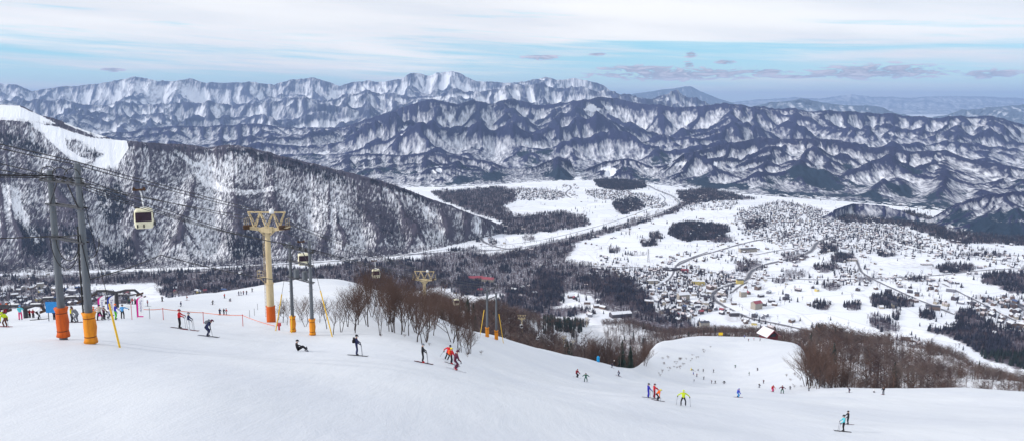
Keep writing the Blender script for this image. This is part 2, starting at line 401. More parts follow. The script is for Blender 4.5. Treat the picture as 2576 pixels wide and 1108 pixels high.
def valley_material():
    m = bpy.data.materials.new('valley_snow'); m.use_nodes = True; t = NT(m)
    p = t.pos(); f = t.noise(t.pos((1, 1, 1), (0, 0, .4)), .006, 6, .6, .8); s = t.noise(p, .05, 5, .7)
    v = t.new('ShaderNodeTexVoronoi'); v.feature = 'F1'; v.inputs['Scale'].default_value = .009; t.link(p, v.inputs['Vector'])
    cell = t.new('ShaderNodeSeparateColor'); t.link(v.outputs['Color'], cell.inputs[0])
    ve = t.new('ShaderNodeTexVoronoi'); ve.feature = 'DISTANCE_TO_EDGE'; ve.inputs['Scale'].default_value = .009; t.link(p, ve.inputs['Vector'])
    col = t.mix(cell.outputs[0], (.76, .79, .87), (.85, .87, .93))
    col = t.mix(t.math('MULTIPLY', t.math('SUBTRACT', 1, t.ramp(ve.outputs[0], 0, .035)), .35), col, (.48, .46, .48))
    col = t.mix(t.math('MULTIPLY', t.ramp(t.math('ADD', t.math('MULTIPLY', f, .6), t.math('MULTIPLY', s, .4)), .53, .66), .6), col, (.45, .43, .46))
    u = t.noise(t.pos((.11, .11, .11)), 1.0, 4, .7)
    col = t.mix(t.ramp(t.math('ADD', t.attr('wood'), t.math('MULTIPLY', t.math('SUBTRACT', u, .5), .9)), .30, .62), col, t.mix(u, (.05, .04, .06), (.20, .17, .20)))
    t.out(col, .8, 0, None, spec=.1); return m
M_SNOW, M_WILD, M_VAL = snow_material(), wild_snow_material(), valley_material()
def sub_grid(name, r0, r1, mat, label):
    X = XQ[r0:r1]; Y = YQ[r0:r1]; Z = ZQ[r0:r1]
    me = np_mesh(name, np.stack([X, Y, Z], -1).reshape(-1, 3), grid_faces(r1-r0, NA), [mat], smooth=True)
    return tag(link(name, me), label, kind='structure')
R5 = i5+1
sub_grid('ski_piste', 0, R5+5, M_SNOW, 'groomed white ski piste falling away below the camera')
sub_grid('hillside', R5+4, len(YQ), M_WILD, 'snowy wooded hillside dropping to the valley')
# valley floor: from the foot of the hillside to far beyond the ranges
def valley_floor():
    ra = np.linspace(-.85, .85, 900)
    ys = np.linspace(0, 1, 520)**1.35
    Y0 = np.interp(ra, AG, YK[-1])-40
    Y = Y0[None]+(7000-Y0[None])*ys[:, None]
    X = ra[None]*Y; Z = np.full_like(X, ZV)-.01
    qx, qy = proj(X, Y, Z); w = np.zeros_like(X); jx = 16*fbm(X/45, Y/45, 4, 4, .65); jy = 8*fbm(X/45+7, Y/45, 4, 5, .65)
    for poly, share, dens in VW_MIX: w = np.maximum(w, inpoly(qx+jx, qy+jy, poly)*(.50+.25*share))
    for cx, cy, rx, ry, share, d in VW_ELL: w = np.maximum(w, ((((qx+jx*.5-cx)/rx)**2+((qy+jy*.5-cy)/ry)**2) < 1)*(.4+.35*share))
    w = blur(blur(w, 1, 0), 1, 1)
    far = np.array([[-57000, 57000]]); 
    me = np_mesh('valley_floor', np.stack([X, Y, Z], -1).reshape(-1, 3), grid_faces(520, 900), [M_VAL], smooth=True, attrs={'wood': w})
    tag(link('valley_floor', me), 'flat snow covered valley floor with fields', kind='structure')
    V = [(-56000, 2000, ZV-6), (56000, 2000, ZV-6), (56000, 56000, ZV-6), (-56000, 56000, ZV-6)]
    me = np_mesh('distant_ground', V, [[(0, 1, 2, 3)]], [M_VAL])
    tag(link('distant_ground', me), 'snowy lowland reaching to the horizon', kind='structure')
valley_floor()

# ================================================================ mountains
def wood_material(name, unit, wood=(.10, .085, .10), con=(.018, .03, .05), snow=(.84, .86, .92), contrast=(.22, .74)):
    """bare woods seen over snow: density attribute 'wood', evergreen attribute 'fir'"""
    m = bpy.data.materials.new(name); m.use_nodes = True; t = NT(m)
    s = 1/unit
    n = t.noise(t.pos((s*1.25, s*.3, s*.3)), 1.0, 3, .6); n2 = t.noise(t.pos((s*.3, s*.3, s*.2)), 1.0, 5, .62, .3)
    d = t.attr('wood'); f = t.attr('fir')
    v = t.math('ADD', t.math('MULTIPLY', n, .8), t.math('MULTIPLY', n2, .2))
    # threshold shifts with density
    v = t.math('ADD', v, t.math('MULTIPLY', t.math('SUBTRACT', d, .5), .62))
    k = t.ramp(v, contrast[0], contrast[1])
    dn = t.mix(n2, tuple(c*.75 for c in wood), tuple(c*1.35 for c in wood))
    col = t.mix(k, snow, dn)
    fv = t.math('ADD', f, t.math('MULTIPLY', t.math('SUBTRACT', t.noise(t.pos((s*.5, s*.5, s*.2)), 1.0, 4, .7), .5), 1.1))
    col = t.mix(t.ramp(fv, .44, .56), col, t.mix(n, tuple(c*.6 for c in con), tuple(c*1.6 for c in con)))
    t.out(col, .9, 0, v, .6, unit*.6, .05); return m
def interp_curve(pts, ag, sm=0, rough=0, seed=0):
    A = []; Y = []; Sl = []
    for px, py, d in pts:
        x, y, z = at(px, py, d); A.append(float(x/y)); Y.append(float(y)); Sl.append(float(z/y))
    y = np.interp(ag, A, Y); s = np.interp(ag, A, Sl)
    if sm: y = blur(y, sm*3, 0); s = blur(s, sm, 0)
    if rough: s = s+rough*(1.6*(ridged(ag*26, ag*0+.37, 5, seed, .6)-.85)+.8*fbm(ag*9, ag*0+.2, 2, seed+2))
    return y, s
def erode(H0, dx, dy, steps, K, talus, seed, U=None, zb=0.0):
    """let streams cut a mountain block: implicit stream power with a limiting slope; H0 (rows, cols) heights above base"""
    R, N = H0.shape
    r = np.random.default_rng(seed)
    z = H0*.55+blur(blur(r.random(H0.shape)-.5, 1, 0), 1, 1)*np.maximum(H0, 20)*.12
    Uk = H0/steps*.75
    idx = np.arange(R*N).reshape(R, N)
    offs = [(-1,-1),(-1,0),(-1,1),(0,-1),(0,1),(1,-1),(1,0),(1,1)]
    DX = np.broadcast_to(dx, (R, N)); DY = np.broadcast_to(dy, (R, N))
    for it in range(steps):
        z = z+Uk; z[0] = 0
        best = np.zeros((R, N)); rec = idx.copy(); dist = np.ones((R, N))
        for (oi, oj) in offs:
            zs = np.full((R, N), 1e9); ids = np.zeros((R, N), int)
            i0, i1 = max(0, -oi), R-max(0, oi); j0, j1 = max(0, -oj), N-max(0, oj)
            zs[i0:i1, j0:j1] = z[i0+oi:i1+oi, j0+oj:j1+oj]; ids[i0:i1, j0:j1] = idx[i0+oi:i1+oi, j0+oj:j1+oj]
            d = np.sqrt((oi*DY)**2+(oj*DX)**2)
            sl_ = (z-zs)/d; m = sl_ > best
            best[m] = sl_[m]; rec[m] = ids[m]; dist[m] = d[m]
        rec[0] = idx[0]
        order = np.argsort(z.ravel(), kind='stable')
        ol = order.tolist(); rl = rec.ravel().tolist()
        area = (DX*DY).ravel().tolist()
        for i in reversed(ol):
            j = rl[i]
            if j != i: area[j] += area[i]
        A = np.array(area)
        F = (K*A**.5/dist.ravel()).tolist(); T = (talus*dist.ravel()).tolist(); zl = z.ravel().tolist()
        for i in ol:
            j = rl[i]
            if j != i:
                zj = zl[j]; q = (zl[i]+F[i]*zj)/(1+F[i]); t_ = zj+T[i]
                zl[i] = q if q < t_ else t_
        z = np.array(zl).reshape(R, N)
    return z, A.reshape(R, N)
def up2(Z, f):
    """bilinear refinement by f on both axes"""
    for ax in (0, 1):
        n = Z.shape[ax]; q = np.linspace(0, n-1, (n-1)*f+1); i = np.minimum(q.astype(int), n-2); t = q-i
        sh = [1, 1]; sh[ax] = -1; t = t.reshape(sh)
        Z = np.take(Z, i, ax)*(1-t)+np.take(Z, i+1, ax)*t
    return Z
def mountain(name, label, crest, base, mat, na=700, nv=150, a0=-.78, a1=.78, lam=900, amp=.5, seed=1, zbase=ZV, prof=.8,
             rough=.0008, woodf=None, K=.08, talus=.75, steps=30, back=.6, shear=.4, up=2, curk=.5, deep=.8, fold=0.0):
    ag = np.linspace(a0, a1, na)
    yc, sc = interp_curve(crest, ag, 1, rough, seed); yb, _ = interp_curve(base, ag, 6)
    nb = max(6, int(nv*back))
    vv = np.concatenate([np.linspace(0, 1, nv), 1+np.arange(1, nb+1)/nv]); V = vv[:, None]
    Y = yb[None]+(yc-yb)[None]*V; X = ag[None]*Y
    rel = np.maximum(sc*yc-zbase, 0)[None]
    relS = blur(rel, max(2, na//60), 1)*.35+rel*.65
    P = np.where(V <= 1, np.clip(V, 0, 1)**prof, np.clip(1-((V-1)*1.1)**1.3, .1, 1))
    u = X+shear*(Y-yb[None])
    n = fbm(u/lam, Y/lam/1.6, 4, seed+3, .55)
    if fold:
        uu = X+.9*(Y-yb[None]); vv_ = Y-.35*X
        Rg = np.clip(ridged(uu/(lam*1.9)+.3*fbm(X/lam, Y/lam, 2, seed+9), vv_/(lam*.62)+.25*fbm(X/lam, Y/lam, 2, seed+11), 2, seed+41)/1.25, 0, 1)
        P = P*(1-fold*(1-Rg)*np.clip((1-V)*5, 0, 1)*np.where(V > 1, 0, 1))
    H = relS*P*(1+amp*1.2*n*np.clip((1-V)*4+.12, .12, 1)*np.where(V > 1, .3, 1)); H = np.maximum(H, 0)
    dx = np.gradient(X, axis=1); dy = np.gradient(Y, axis=0)
    Z, A = erode(H, np.abs(dx), np.abs(dy), steps, K, talus, seed)
    # lift the ridges to the height the block should have, then the skyline to its traced height
    wd_ = max(4, na//36)
    for _ in range(2):
        M = Z.copy()
        for ax, w in ((0, max(3, nv//8)), (1, wd_)):
            B = M.copy()
            for k in range(1, w+1):
                a_ = np.roll(B, k, ax); b_ = np.roll(B, -k, ax)
                M = np.maximum(M, np.maximum(a_, b_))
        M = blur(blur(M, max(3, nv//8), 0), wd_, 1)
        Z = Z*np.clip(relS*np.clip(P, .02, 1)/np.maximum(M, 3), .2, 4)
    Z = Z*np.clip(Z/np.maximum(relS*np.clip(P, .02, 1), 3), .05, 1.2)**deep
    c = np.arange(na)
    for it, bl in enumerate((14, 6, 3, 2)):
        Zw = Z+zbase; k = np.argmax(Zw[nv//3:]/Y[nv//3:], 0)+nv//3
        f = (sc*Y[k, c]-zbase)/np.maximum(Z[k, c], 12)
        f = blur(np.clip(f, .1, 3)[None], bl, 1)
        if it < 2: Z = Z*(1+(f-1)*np.clip(V*1.3, 0, 1))
        else:
            vk = blur((k/nv)[None], 3, 1); Z = Z*(1+(f-1)*np.exp(-((V-vk)/.22)**2))
    Z = Z*sstep(rel, 2, 50)-8*(1-sstep(rel, 2, 30))
    X, Y, Z, A, VV = [up2(q, up) for q in (X, Y, Z, A, np.broadcast_to(V, Z.shape))]
    cell = float(np.median(dx))
    # the skyline, column by column
    ag2 = np.linspace(a0, a1, Z.shape[1]); _, sc2 = interp_curve(crest, ag2, 1, rough, seed); rel2 = np.clip((sc2*np.interp(ag2, ag, yc)-zbase)/60, 0, 1)
    for bl in (2, 0, 0):
        k = np.argmax(((Z+zbase)/Y)[Z.shape[0]//3:], 0)+Z.shape[0]//3; c = np.arange(Z.shape[1]); dz = (sc2*Y[k, c]-zbase-Z[k, c])*rel2
        if bl: dz = blur(dz[None], bl, 1)[0]
        Z = Z+dz*np.exp(-((VV-VV[k, c][None])/.16)**2)
    Z = Z+zbase+cell*.22*fbm(X/cell/2.2, Y/cell/2.2, 2, seed+8)*np.clip(VV*8, 0, 1)
    w1 = int(2*up); dr = blur(blur(Z, w1, 0), w1, 1)
    cur = (Z-dr)/(cell*curk); w2 = int(6*up); d2 = (Z-blur(blur(Z, w2, 0), w2, 1))/(cell*curk*5)
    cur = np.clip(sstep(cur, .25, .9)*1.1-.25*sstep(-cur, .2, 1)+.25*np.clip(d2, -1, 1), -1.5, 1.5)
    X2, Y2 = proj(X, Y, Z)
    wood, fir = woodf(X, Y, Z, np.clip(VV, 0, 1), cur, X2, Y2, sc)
    nr, nc = Z.shape
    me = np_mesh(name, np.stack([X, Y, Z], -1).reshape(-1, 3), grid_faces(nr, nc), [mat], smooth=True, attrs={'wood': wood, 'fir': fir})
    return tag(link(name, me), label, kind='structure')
cl = lambda a, b=0, c=1: np.clip(a, b, c)
# farthest hazy chain
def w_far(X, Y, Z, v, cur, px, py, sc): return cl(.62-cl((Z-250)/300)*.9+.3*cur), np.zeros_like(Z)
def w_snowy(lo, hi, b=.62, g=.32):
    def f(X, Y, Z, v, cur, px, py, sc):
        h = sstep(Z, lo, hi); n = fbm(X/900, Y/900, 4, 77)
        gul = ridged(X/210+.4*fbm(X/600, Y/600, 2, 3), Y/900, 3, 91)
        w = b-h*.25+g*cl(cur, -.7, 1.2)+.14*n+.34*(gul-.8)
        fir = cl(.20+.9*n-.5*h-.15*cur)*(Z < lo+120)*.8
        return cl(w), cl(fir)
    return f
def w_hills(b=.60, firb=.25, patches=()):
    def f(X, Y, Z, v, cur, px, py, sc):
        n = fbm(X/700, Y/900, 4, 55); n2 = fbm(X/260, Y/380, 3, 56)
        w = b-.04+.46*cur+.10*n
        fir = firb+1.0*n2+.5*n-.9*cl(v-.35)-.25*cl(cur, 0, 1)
        for (cx, cy, rx, ry) in patches:
            q = ((px-cx)/rx)**2+((py-cy)/ry)**2+2.6*fbm(X/260, Y/420, 4, 8)+1.2*cl(cur, -1, 1)
            w = np.where(q < .75, .06+.25*np.abs(n2), w); fir = np.where(q < .9, 0, fir)
        return cl(w), cl(fir)
    return f
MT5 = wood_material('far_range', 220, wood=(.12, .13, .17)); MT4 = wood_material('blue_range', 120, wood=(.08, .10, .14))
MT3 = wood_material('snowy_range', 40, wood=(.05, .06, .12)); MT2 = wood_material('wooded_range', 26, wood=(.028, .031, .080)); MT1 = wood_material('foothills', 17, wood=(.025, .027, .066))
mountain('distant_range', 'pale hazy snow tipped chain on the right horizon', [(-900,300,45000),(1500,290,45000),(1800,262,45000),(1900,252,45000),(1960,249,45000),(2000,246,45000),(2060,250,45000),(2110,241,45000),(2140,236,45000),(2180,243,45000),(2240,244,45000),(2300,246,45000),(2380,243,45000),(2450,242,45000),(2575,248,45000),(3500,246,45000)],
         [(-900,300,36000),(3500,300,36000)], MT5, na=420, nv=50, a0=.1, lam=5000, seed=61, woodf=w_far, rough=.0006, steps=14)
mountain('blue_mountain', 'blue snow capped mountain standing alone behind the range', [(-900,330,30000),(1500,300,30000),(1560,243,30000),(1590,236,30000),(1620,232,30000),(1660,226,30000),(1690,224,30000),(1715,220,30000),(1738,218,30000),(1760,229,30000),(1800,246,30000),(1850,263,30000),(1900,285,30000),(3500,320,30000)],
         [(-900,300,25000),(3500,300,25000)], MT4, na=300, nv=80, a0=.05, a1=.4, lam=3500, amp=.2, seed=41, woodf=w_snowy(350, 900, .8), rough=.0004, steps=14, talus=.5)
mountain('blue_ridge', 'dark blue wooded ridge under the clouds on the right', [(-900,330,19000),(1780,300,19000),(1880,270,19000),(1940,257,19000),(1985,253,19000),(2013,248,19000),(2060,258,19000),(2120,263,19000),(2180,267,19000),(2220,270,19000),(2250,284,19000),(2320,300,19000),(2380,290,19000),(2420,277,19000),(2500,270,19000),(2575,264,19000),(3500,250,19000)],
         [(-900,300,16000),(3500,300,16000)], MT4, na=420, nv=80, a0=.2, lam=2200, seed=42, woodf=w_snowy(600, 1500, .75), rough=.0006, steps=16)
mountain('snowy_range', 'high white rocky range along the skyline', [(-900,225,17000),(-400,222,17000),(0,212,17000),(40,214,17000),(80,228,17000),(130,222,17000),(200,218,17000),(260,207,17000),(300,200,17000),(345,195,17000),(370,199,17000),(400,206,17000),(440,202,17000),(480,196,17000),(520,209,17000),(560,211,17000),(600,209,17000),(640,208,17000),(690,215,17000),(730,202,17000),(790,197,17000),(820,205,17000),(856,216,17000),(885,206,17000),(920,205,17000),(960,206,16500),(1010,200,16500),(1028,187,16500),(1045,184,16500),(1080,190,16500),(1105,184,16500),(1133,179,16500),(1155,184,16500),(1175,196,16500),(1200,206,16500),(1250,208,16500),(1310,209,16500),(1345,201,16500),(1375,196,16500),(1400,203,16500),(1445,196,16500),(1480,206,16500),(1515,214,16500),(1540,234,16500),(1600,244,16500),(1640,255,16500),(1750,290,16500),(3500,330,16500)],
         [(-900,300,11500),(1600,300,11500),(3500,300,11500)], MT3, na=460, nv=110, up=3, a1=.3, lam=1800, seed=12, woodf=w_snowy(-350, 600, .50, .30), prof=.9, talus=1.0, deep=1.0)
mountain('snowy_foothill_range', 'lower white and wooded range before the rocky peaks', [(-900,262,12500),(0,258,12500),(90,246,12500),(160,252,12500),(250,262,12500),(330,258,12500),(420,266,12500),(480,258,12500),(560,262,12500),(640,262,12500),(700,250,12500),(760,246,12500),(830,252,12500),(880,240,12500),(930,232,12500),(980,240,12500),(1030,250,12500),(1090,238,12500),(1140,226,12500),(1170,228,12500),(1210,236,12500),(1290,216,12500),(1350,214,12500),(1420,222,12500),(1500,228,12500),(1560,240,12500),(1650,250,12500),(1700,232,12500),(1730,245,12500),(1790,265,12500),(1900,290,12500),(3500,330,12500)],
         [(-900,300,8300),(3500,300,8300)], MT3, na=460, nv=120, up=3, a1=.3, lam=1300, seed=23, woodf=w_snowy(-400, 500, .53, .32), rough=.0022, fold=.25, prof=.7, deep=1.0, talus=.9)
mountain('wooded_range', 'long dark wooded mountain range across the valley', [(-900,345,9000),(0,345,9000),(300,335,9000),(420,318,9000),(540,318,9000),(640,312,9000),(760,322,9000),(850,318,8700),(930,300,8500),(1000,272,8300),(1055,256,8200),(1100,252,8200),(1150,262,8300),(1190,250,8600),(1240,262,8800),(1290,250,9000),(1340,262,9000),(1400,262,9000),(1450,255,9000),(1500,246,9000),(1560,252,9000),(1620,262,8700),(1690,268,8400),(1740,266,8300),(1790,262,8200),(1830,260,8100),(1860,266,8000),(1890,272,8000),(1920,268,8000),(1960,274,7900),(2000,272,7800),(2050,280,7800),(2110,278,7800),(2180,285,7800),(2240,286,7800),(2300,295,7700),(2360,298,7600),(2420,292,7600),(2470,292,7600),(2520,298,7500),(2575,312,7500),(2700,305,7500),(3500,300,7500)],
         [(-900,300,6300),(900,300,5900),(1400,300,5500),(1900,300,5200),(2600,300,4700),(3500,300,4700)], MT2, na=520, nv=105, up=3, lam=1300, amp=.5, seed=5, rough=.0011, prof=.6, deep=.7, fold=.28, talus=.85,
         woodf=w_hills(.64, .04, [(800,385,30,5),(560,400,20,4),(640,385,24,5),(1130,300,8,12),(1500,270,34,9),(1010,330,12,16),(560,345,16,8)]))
mountain('foothills', 'low dark foothills at the edge of the valley', [(-900,420,6600),(600,420,6600),(760,404,6600),(850,392,6400),(920,386,6300),(1000,392,6200),(1080,384,6000),(1150,392,5900),(1220,404,5800),(1290,428,5600),(1340,420,5700),(1400,395,5900),(1432,400,5800),(1448,440,5500),(1470,425,5600),(1520,405,5700),(1580,398,5700),(1640,418,5500),(1680,412,5500),(1720,385,5800),(1790,372,5900),(1850,360,5900),(1910,345,5900),(1960,352,5800),(2020,348,5600),(2100,352,5500),(2170,372,5300),(2240,368,5200),(2300,382,5100),(2380,378,5000),(2440,400,4800),(2500,412,4600),(2575,425,4500),(3500,430,4300)],
         [(px, py, float(on_plane(px, py)[1])) for px, py in [(-900,470),(600,470),(900,468),(1000,470),(1180,472),(1290,462),(1400,452),(1450,450),(1600,458),(1700,470),(1850,488),(2000,498),(2200,512),(2400,535),(2575,560),(3500,600)]], MT1, na=560, nv=70, up=3, lam=800, seed=9, prof=.6, deep=.8, fold=.25,
         woodf=w_hills(.65, .40, [(1412,384,12,9),(1690,412,46,7),(1620,424,24,4),(1530,432,16,10),(1795,415,8,12),(1100,425,12,10)]))
# small dark hill at the right edge of the valley
mountain('wooded_hill', 'small dark evergreen hill at the right edge of the valley', [(1500,620,2600),(2040,560,3300),(2100,525,3500),(2150,512,3600),(2230,520,3500),(2290,540,3400),(2340,548,3300),(2390,520,3300),(2440,500,3300),(2500,488,3300),(2575,482,3300),(2900,470,3300),(3500,470,3300)],
         [(px, py, float(on_plane(px, py)[1])) for px, py in [(1500,545),(2040,530),(2120,543),(2300,560),(2400,585),(2480,600),(2575,608),(2900,610),(3500,620)]], MT1, na=260, nv=50, a0=.3, lam=300, amp=.18, seed=19, prof=.75, steps=12,
         woodf=w_hills(.7, .75))
# ---- the near mountain on the left with its ski runs
LB = [(-900,715),(0,688),(300,676),(600,668),(800,655),(900,650),(1000,642),(1100,630),(1180,606),(1260,588),(1300,572)]
LC = [(-900,230,2900),(-300,250,2900),(0,262,2900),(50,265,2900),(100,290,2900),(150,303,2900),(205,325,2900),(285,352,2900),(320,356,2900),(370,358,2900),(440,362,3000),(520,372,3000),(560,366,3000),(600,366,3000),(660,380,3000),(750,403,3000),(850,427,3000),(920,446,3000),(1000,467,3000),(1100,505,3000),(1180,535,3000),(1262,563,3150),(1300,575,3250),(1400,585,3300)]
LRUNS = [[(75,306),(150,322),(215,345),(318,352),(322,372),(308,398),(296,420),(262,424),(232,420),(240,400),(262,388),(230,375),(205,358),(190,350),(165,352),(168,372),(196,392),(228,404),(215,412),(178,402),(140,368),(110,340),(86,322)],
         [(-60,258),(45,268),(60,276),(105,292),(140,312),(70,306),(-60,300)],
         [(160,310),(215,312),(290,314),(318,326),(300,338),(250,345),(205,330)],
         [(430,372),(470,388),(500,410),(540,425),(535,436),(500,420),(460,400),(440,392)],
         [(480,430),(520,455),(560,470),(620,478),(700,470),(690,484),(610,492),(540,478),(500,462)],
         [(0,455),(30,470),(50,500),(75,560),(110,600),(95,612),(60,580),(35,530),(10,490)],
         [(1060,510),(1095,540),(1085,560),(1060,535)]]
LFIR = [[(568,372),(640,378),(760,410),(860,440),(900,462),(850,458),(780,440),(700,420),(640,410),(590,390)],
        [(572,585),(660,598),(664,648),(600,655),(570,640)],
        [(245,480),(300,470),(330,520),(300,570),(250,560)],[(40,560),(110,585),(120,640),(60,640)],[(150,560),(230,580),(240,640),(170,650)],
        [(0,338),(60,345),(120,385),(100,395),(40,370),(0,362)],[(225,380),(268,372),(250,402),(215,398)],[(440,380),(456,392),(450,402),(438,392)],[(250,640),(330,600),(345,660),(270,668)],
        [(930,450),(1000,468),(1090,505),(1070,512),(990,482),(930,466)]]
def lmask(px, py, X, Y):
    wx = 10*fbm(X/70, Y/70, 3, 61); wy = 6*fbm(X/70+5, Y/70, 3, 62)
    run = np.zeros(px.shape, bool); fir = np.zeros(px.shape, bool)
    for p in LRUNS[:3]: run |= inpoly(px+wx*.5, py+wy*.5, p)
    for p in LFIR: fir |= inpoly(px+wx*1.6, py+wy*1.6, p)
    return run, fir
LN = dict(na=330, nv=84, steps=24, up=4)
def w_left(X, Y, Z, v, cur, px, py, sc):
    run, fir = lmask(px, py, X, Y)
    n = fbm(X/240, Y/300, 4, 71)
    w = .58+.34*n+.26*cl(cur, -.5, 1)
    soft = np.zeros(px.shape, bool)
    for p in LRUNS[3:]: soft |= inpoly(px+9*fbm(X/50, Y/50, 3, 63), py+8*fbm(X/50+4, Y/50, 3, 64), p)
    w = np.where(run, 0, np.where(soft, w*.6, w)); f = np.where(run, -.6, np.where(fir, .40, .02+.5*n*(n > .25)))
    global LEFTG
    LEFTG = (X, Y, Z, w, fir, run, v)
    return np.where(run, -.6, cl(w)), f
MTL = wood_material('near_wood', 6.5, wood=(.075, .066, .09), contrast=(.36, .62))
mountain('ski_mountain', 'near wooded mountain on the left with white ski runs on its shoulder', LC, [(px, py, float(on_plane(px, py)[1])) for px, py in LB], MTL, a0=-.78, a1=.03, deep=.65, lam=600, amp=.15, seed=33, shear=-.35, prof=.85, woodf=w_left, rough=.0006, K=.05, **LN)
# ================================================================ woods, houses, roads of the valley
def fastmesh(name, tv, tf, pos, scl, rot, mats, tm=None, tilt=None):
    """many copies of one small template merged into one mesh"""
    tv = np.asarray(tv, np.float32); n = len(pos); k = len(tv)
    c, s_ = np.cos(rot), np.sin(rot); scl = np.asarray(scl)
    if scl.ndim == 1: scl = np.stack([scl, scl, scl], 1)
    P = tv[None]*scl[:, None, :]
    X = P[..., 0]*c[:, None]-P[..., 1]*s_[:, None]; Y = P[..., 0]*s_[:, None]+P[..., 1]*c[:, None]
    V = np.stack([X, Y, P[..., 2]], -1)+np.asarray(pos)[:, None, :]
    groups = {}
    for f in tf: groups.setdefault(len(f), []).append(f)
    F = []; mi = []
    mt = {}
    for i, f in enumerate(tf): mt.setdefault(len(f), []).append(0 if tm is None else tm[i])
    off = (np.arange(n)*k)[:, None, None]
    for L, fs in groups.items():
        fs = np.array(fs); F.append((fs[None]+off).reshape(-1, L)); mi.append(np.tile(np.array(mt[L]), n))
    return np_mesh(name, V.reshape(-1, 3), F, mats, np.concatenate(mi))
def tree_template(seed, n_twig, h=1.0, trunk=.018, spread=.28, kind='bare'):
    r = random.Random(seed); V = []; Fs = []
    def sliver(a, b, w):
        a = Vector(a); b = Vector(b); d = (b-a); s_ = d.cross(Vector((r.uniform(-1, 1), r.uniform(-1, 1), r.uniform(-.3, .3))))
        if s_.length < 1e-6: s_ = Vector((1, 0, 0))
        s_ = s_.normalized()*w; i = len(V)
        V.extend([tuple(a-s_), tuple(a+s_), tuple(b)]); Fs.append((i, i+1, i+2))
    for k in range(3):
        a = k*2.1+r.random(); i = len(V); w = trunk
        V.extend([(math.cos(a)*w, math.sin(a)*w, -.05), (-math.cos(a)*w, -math.sin(a)*w, -.05), (r.uniform(-.02, .02), r.uniform(-.02, .02), h*.85)]); Fs.append((i, i+1, i+2))
    for k in range(n_twig):
        z = h*(r.uniform(.28, .85)); a = r.uniform(0, 6.28); L = spread*r.uniform(.5, 1)*(1.15-abs(z/h-.55))
        up = r.uniform(.4, 1.1)*L
        b = (math.cos(a)*L, math.sin(a)*L, min(z+up, h))
        sliver((0, 0, z), b, trunk*.55)
        for q in range(2):
            t = r.uniform(.3, .9); p = Vector((0, 0, z)).lerp(Vector(b), t); a2 = a+r.uniform(-1.2, 1.2); L2 = L*.5
            sliver(p, (p.x+math.cos(a2)*L2, p.y+math.sin(a2)*L2, p.z+r.uniform(.2, .8)*L2+.02), trunk*.42)
    return V, Fs
def fir_template(seed, layers=6, arms=7, w=.2):
    r = random.Random(seed); V = []; Fs = []
    V += [(.015, 0, -.05), (-.015, 0, -.05), (0, 0, .9), (0, .015, -.05), (0, -.015, -.05), (0, 0, .9)]; Fs += [(0, 1, 2), (3, 4, 5)]
    for l in range(layers):
        z = .12+.78*l/(layers-1); R = w*(1.02-l/layers)**.8
        for k in range(arms):
            a = 6.283*(k+r.uniform(-.25, .25))/arms+l; RR = R*r.uniform(.75, 1.2); dz = .10+R*.35; da = .62*3.14/arms*1.5
            i = len(V)
            V += [(0, 0, min(z+.13, 1)), (math.cos(a-da)*RR*.8, math.sin(a-da)*RR*.8, z-dz*.5), (math.cos(a)*RR, math.sin(a)*RR, z-dz*.85), (math.cos(a+da)*RR*.8, math.sin(a+da)*RR*.8, z-dz*.5)]
            Fs += [(i, i+1, i+2), (i, i+2, i+3)]
    return V, Fs
M_BARK_FAR = pmat('bare_twigs_far', (.07, .055, .08), .9, 0, .35, .05)
M_BARK_MID = pmat('bare_twigs', (.075, .050, .050), .9, 0, .4, .08)
M_BARK = pmat('bark', (.065, .050, .048), .9, 0, .35, 2)
M_TWIG = pmat('red_brown_twigs', (.10, .062, .052), .9, 0, .35, .2)
M_FIR = pmat('evergreen_needles', (.022, .022, .038), .9, 0, .5, .08)
M_FIRB = pmat('evergreen_needles_near', (.018, .03, .026), .9, 0, .5, .3)
def quick_z(x, y, step=None):
    """fast nearest-sample terrain height"""
    fa = np.clip((x/y+1)/2*(NA-1), 0, NA-1.001); i = np.rint(fa).astype(int)
    Yc = YQ[:, i]; k = np.clip((Yc < y[None]).sum(0)-1, 0, len(YQ)-2); c = np.arange(len(x))
    y0 = Yc[k, c]; y1 = Yc[k+1, c]; z0 = ZQ[k, i]; z1 = ZQ[k+1, i]
    t = np.clip((y-y0)/np.maximum(y1-y0, 1e-6), 0, 1)
    return np.where(y > YQ[-1, i], ZV, z0+(z1-z0)*t)
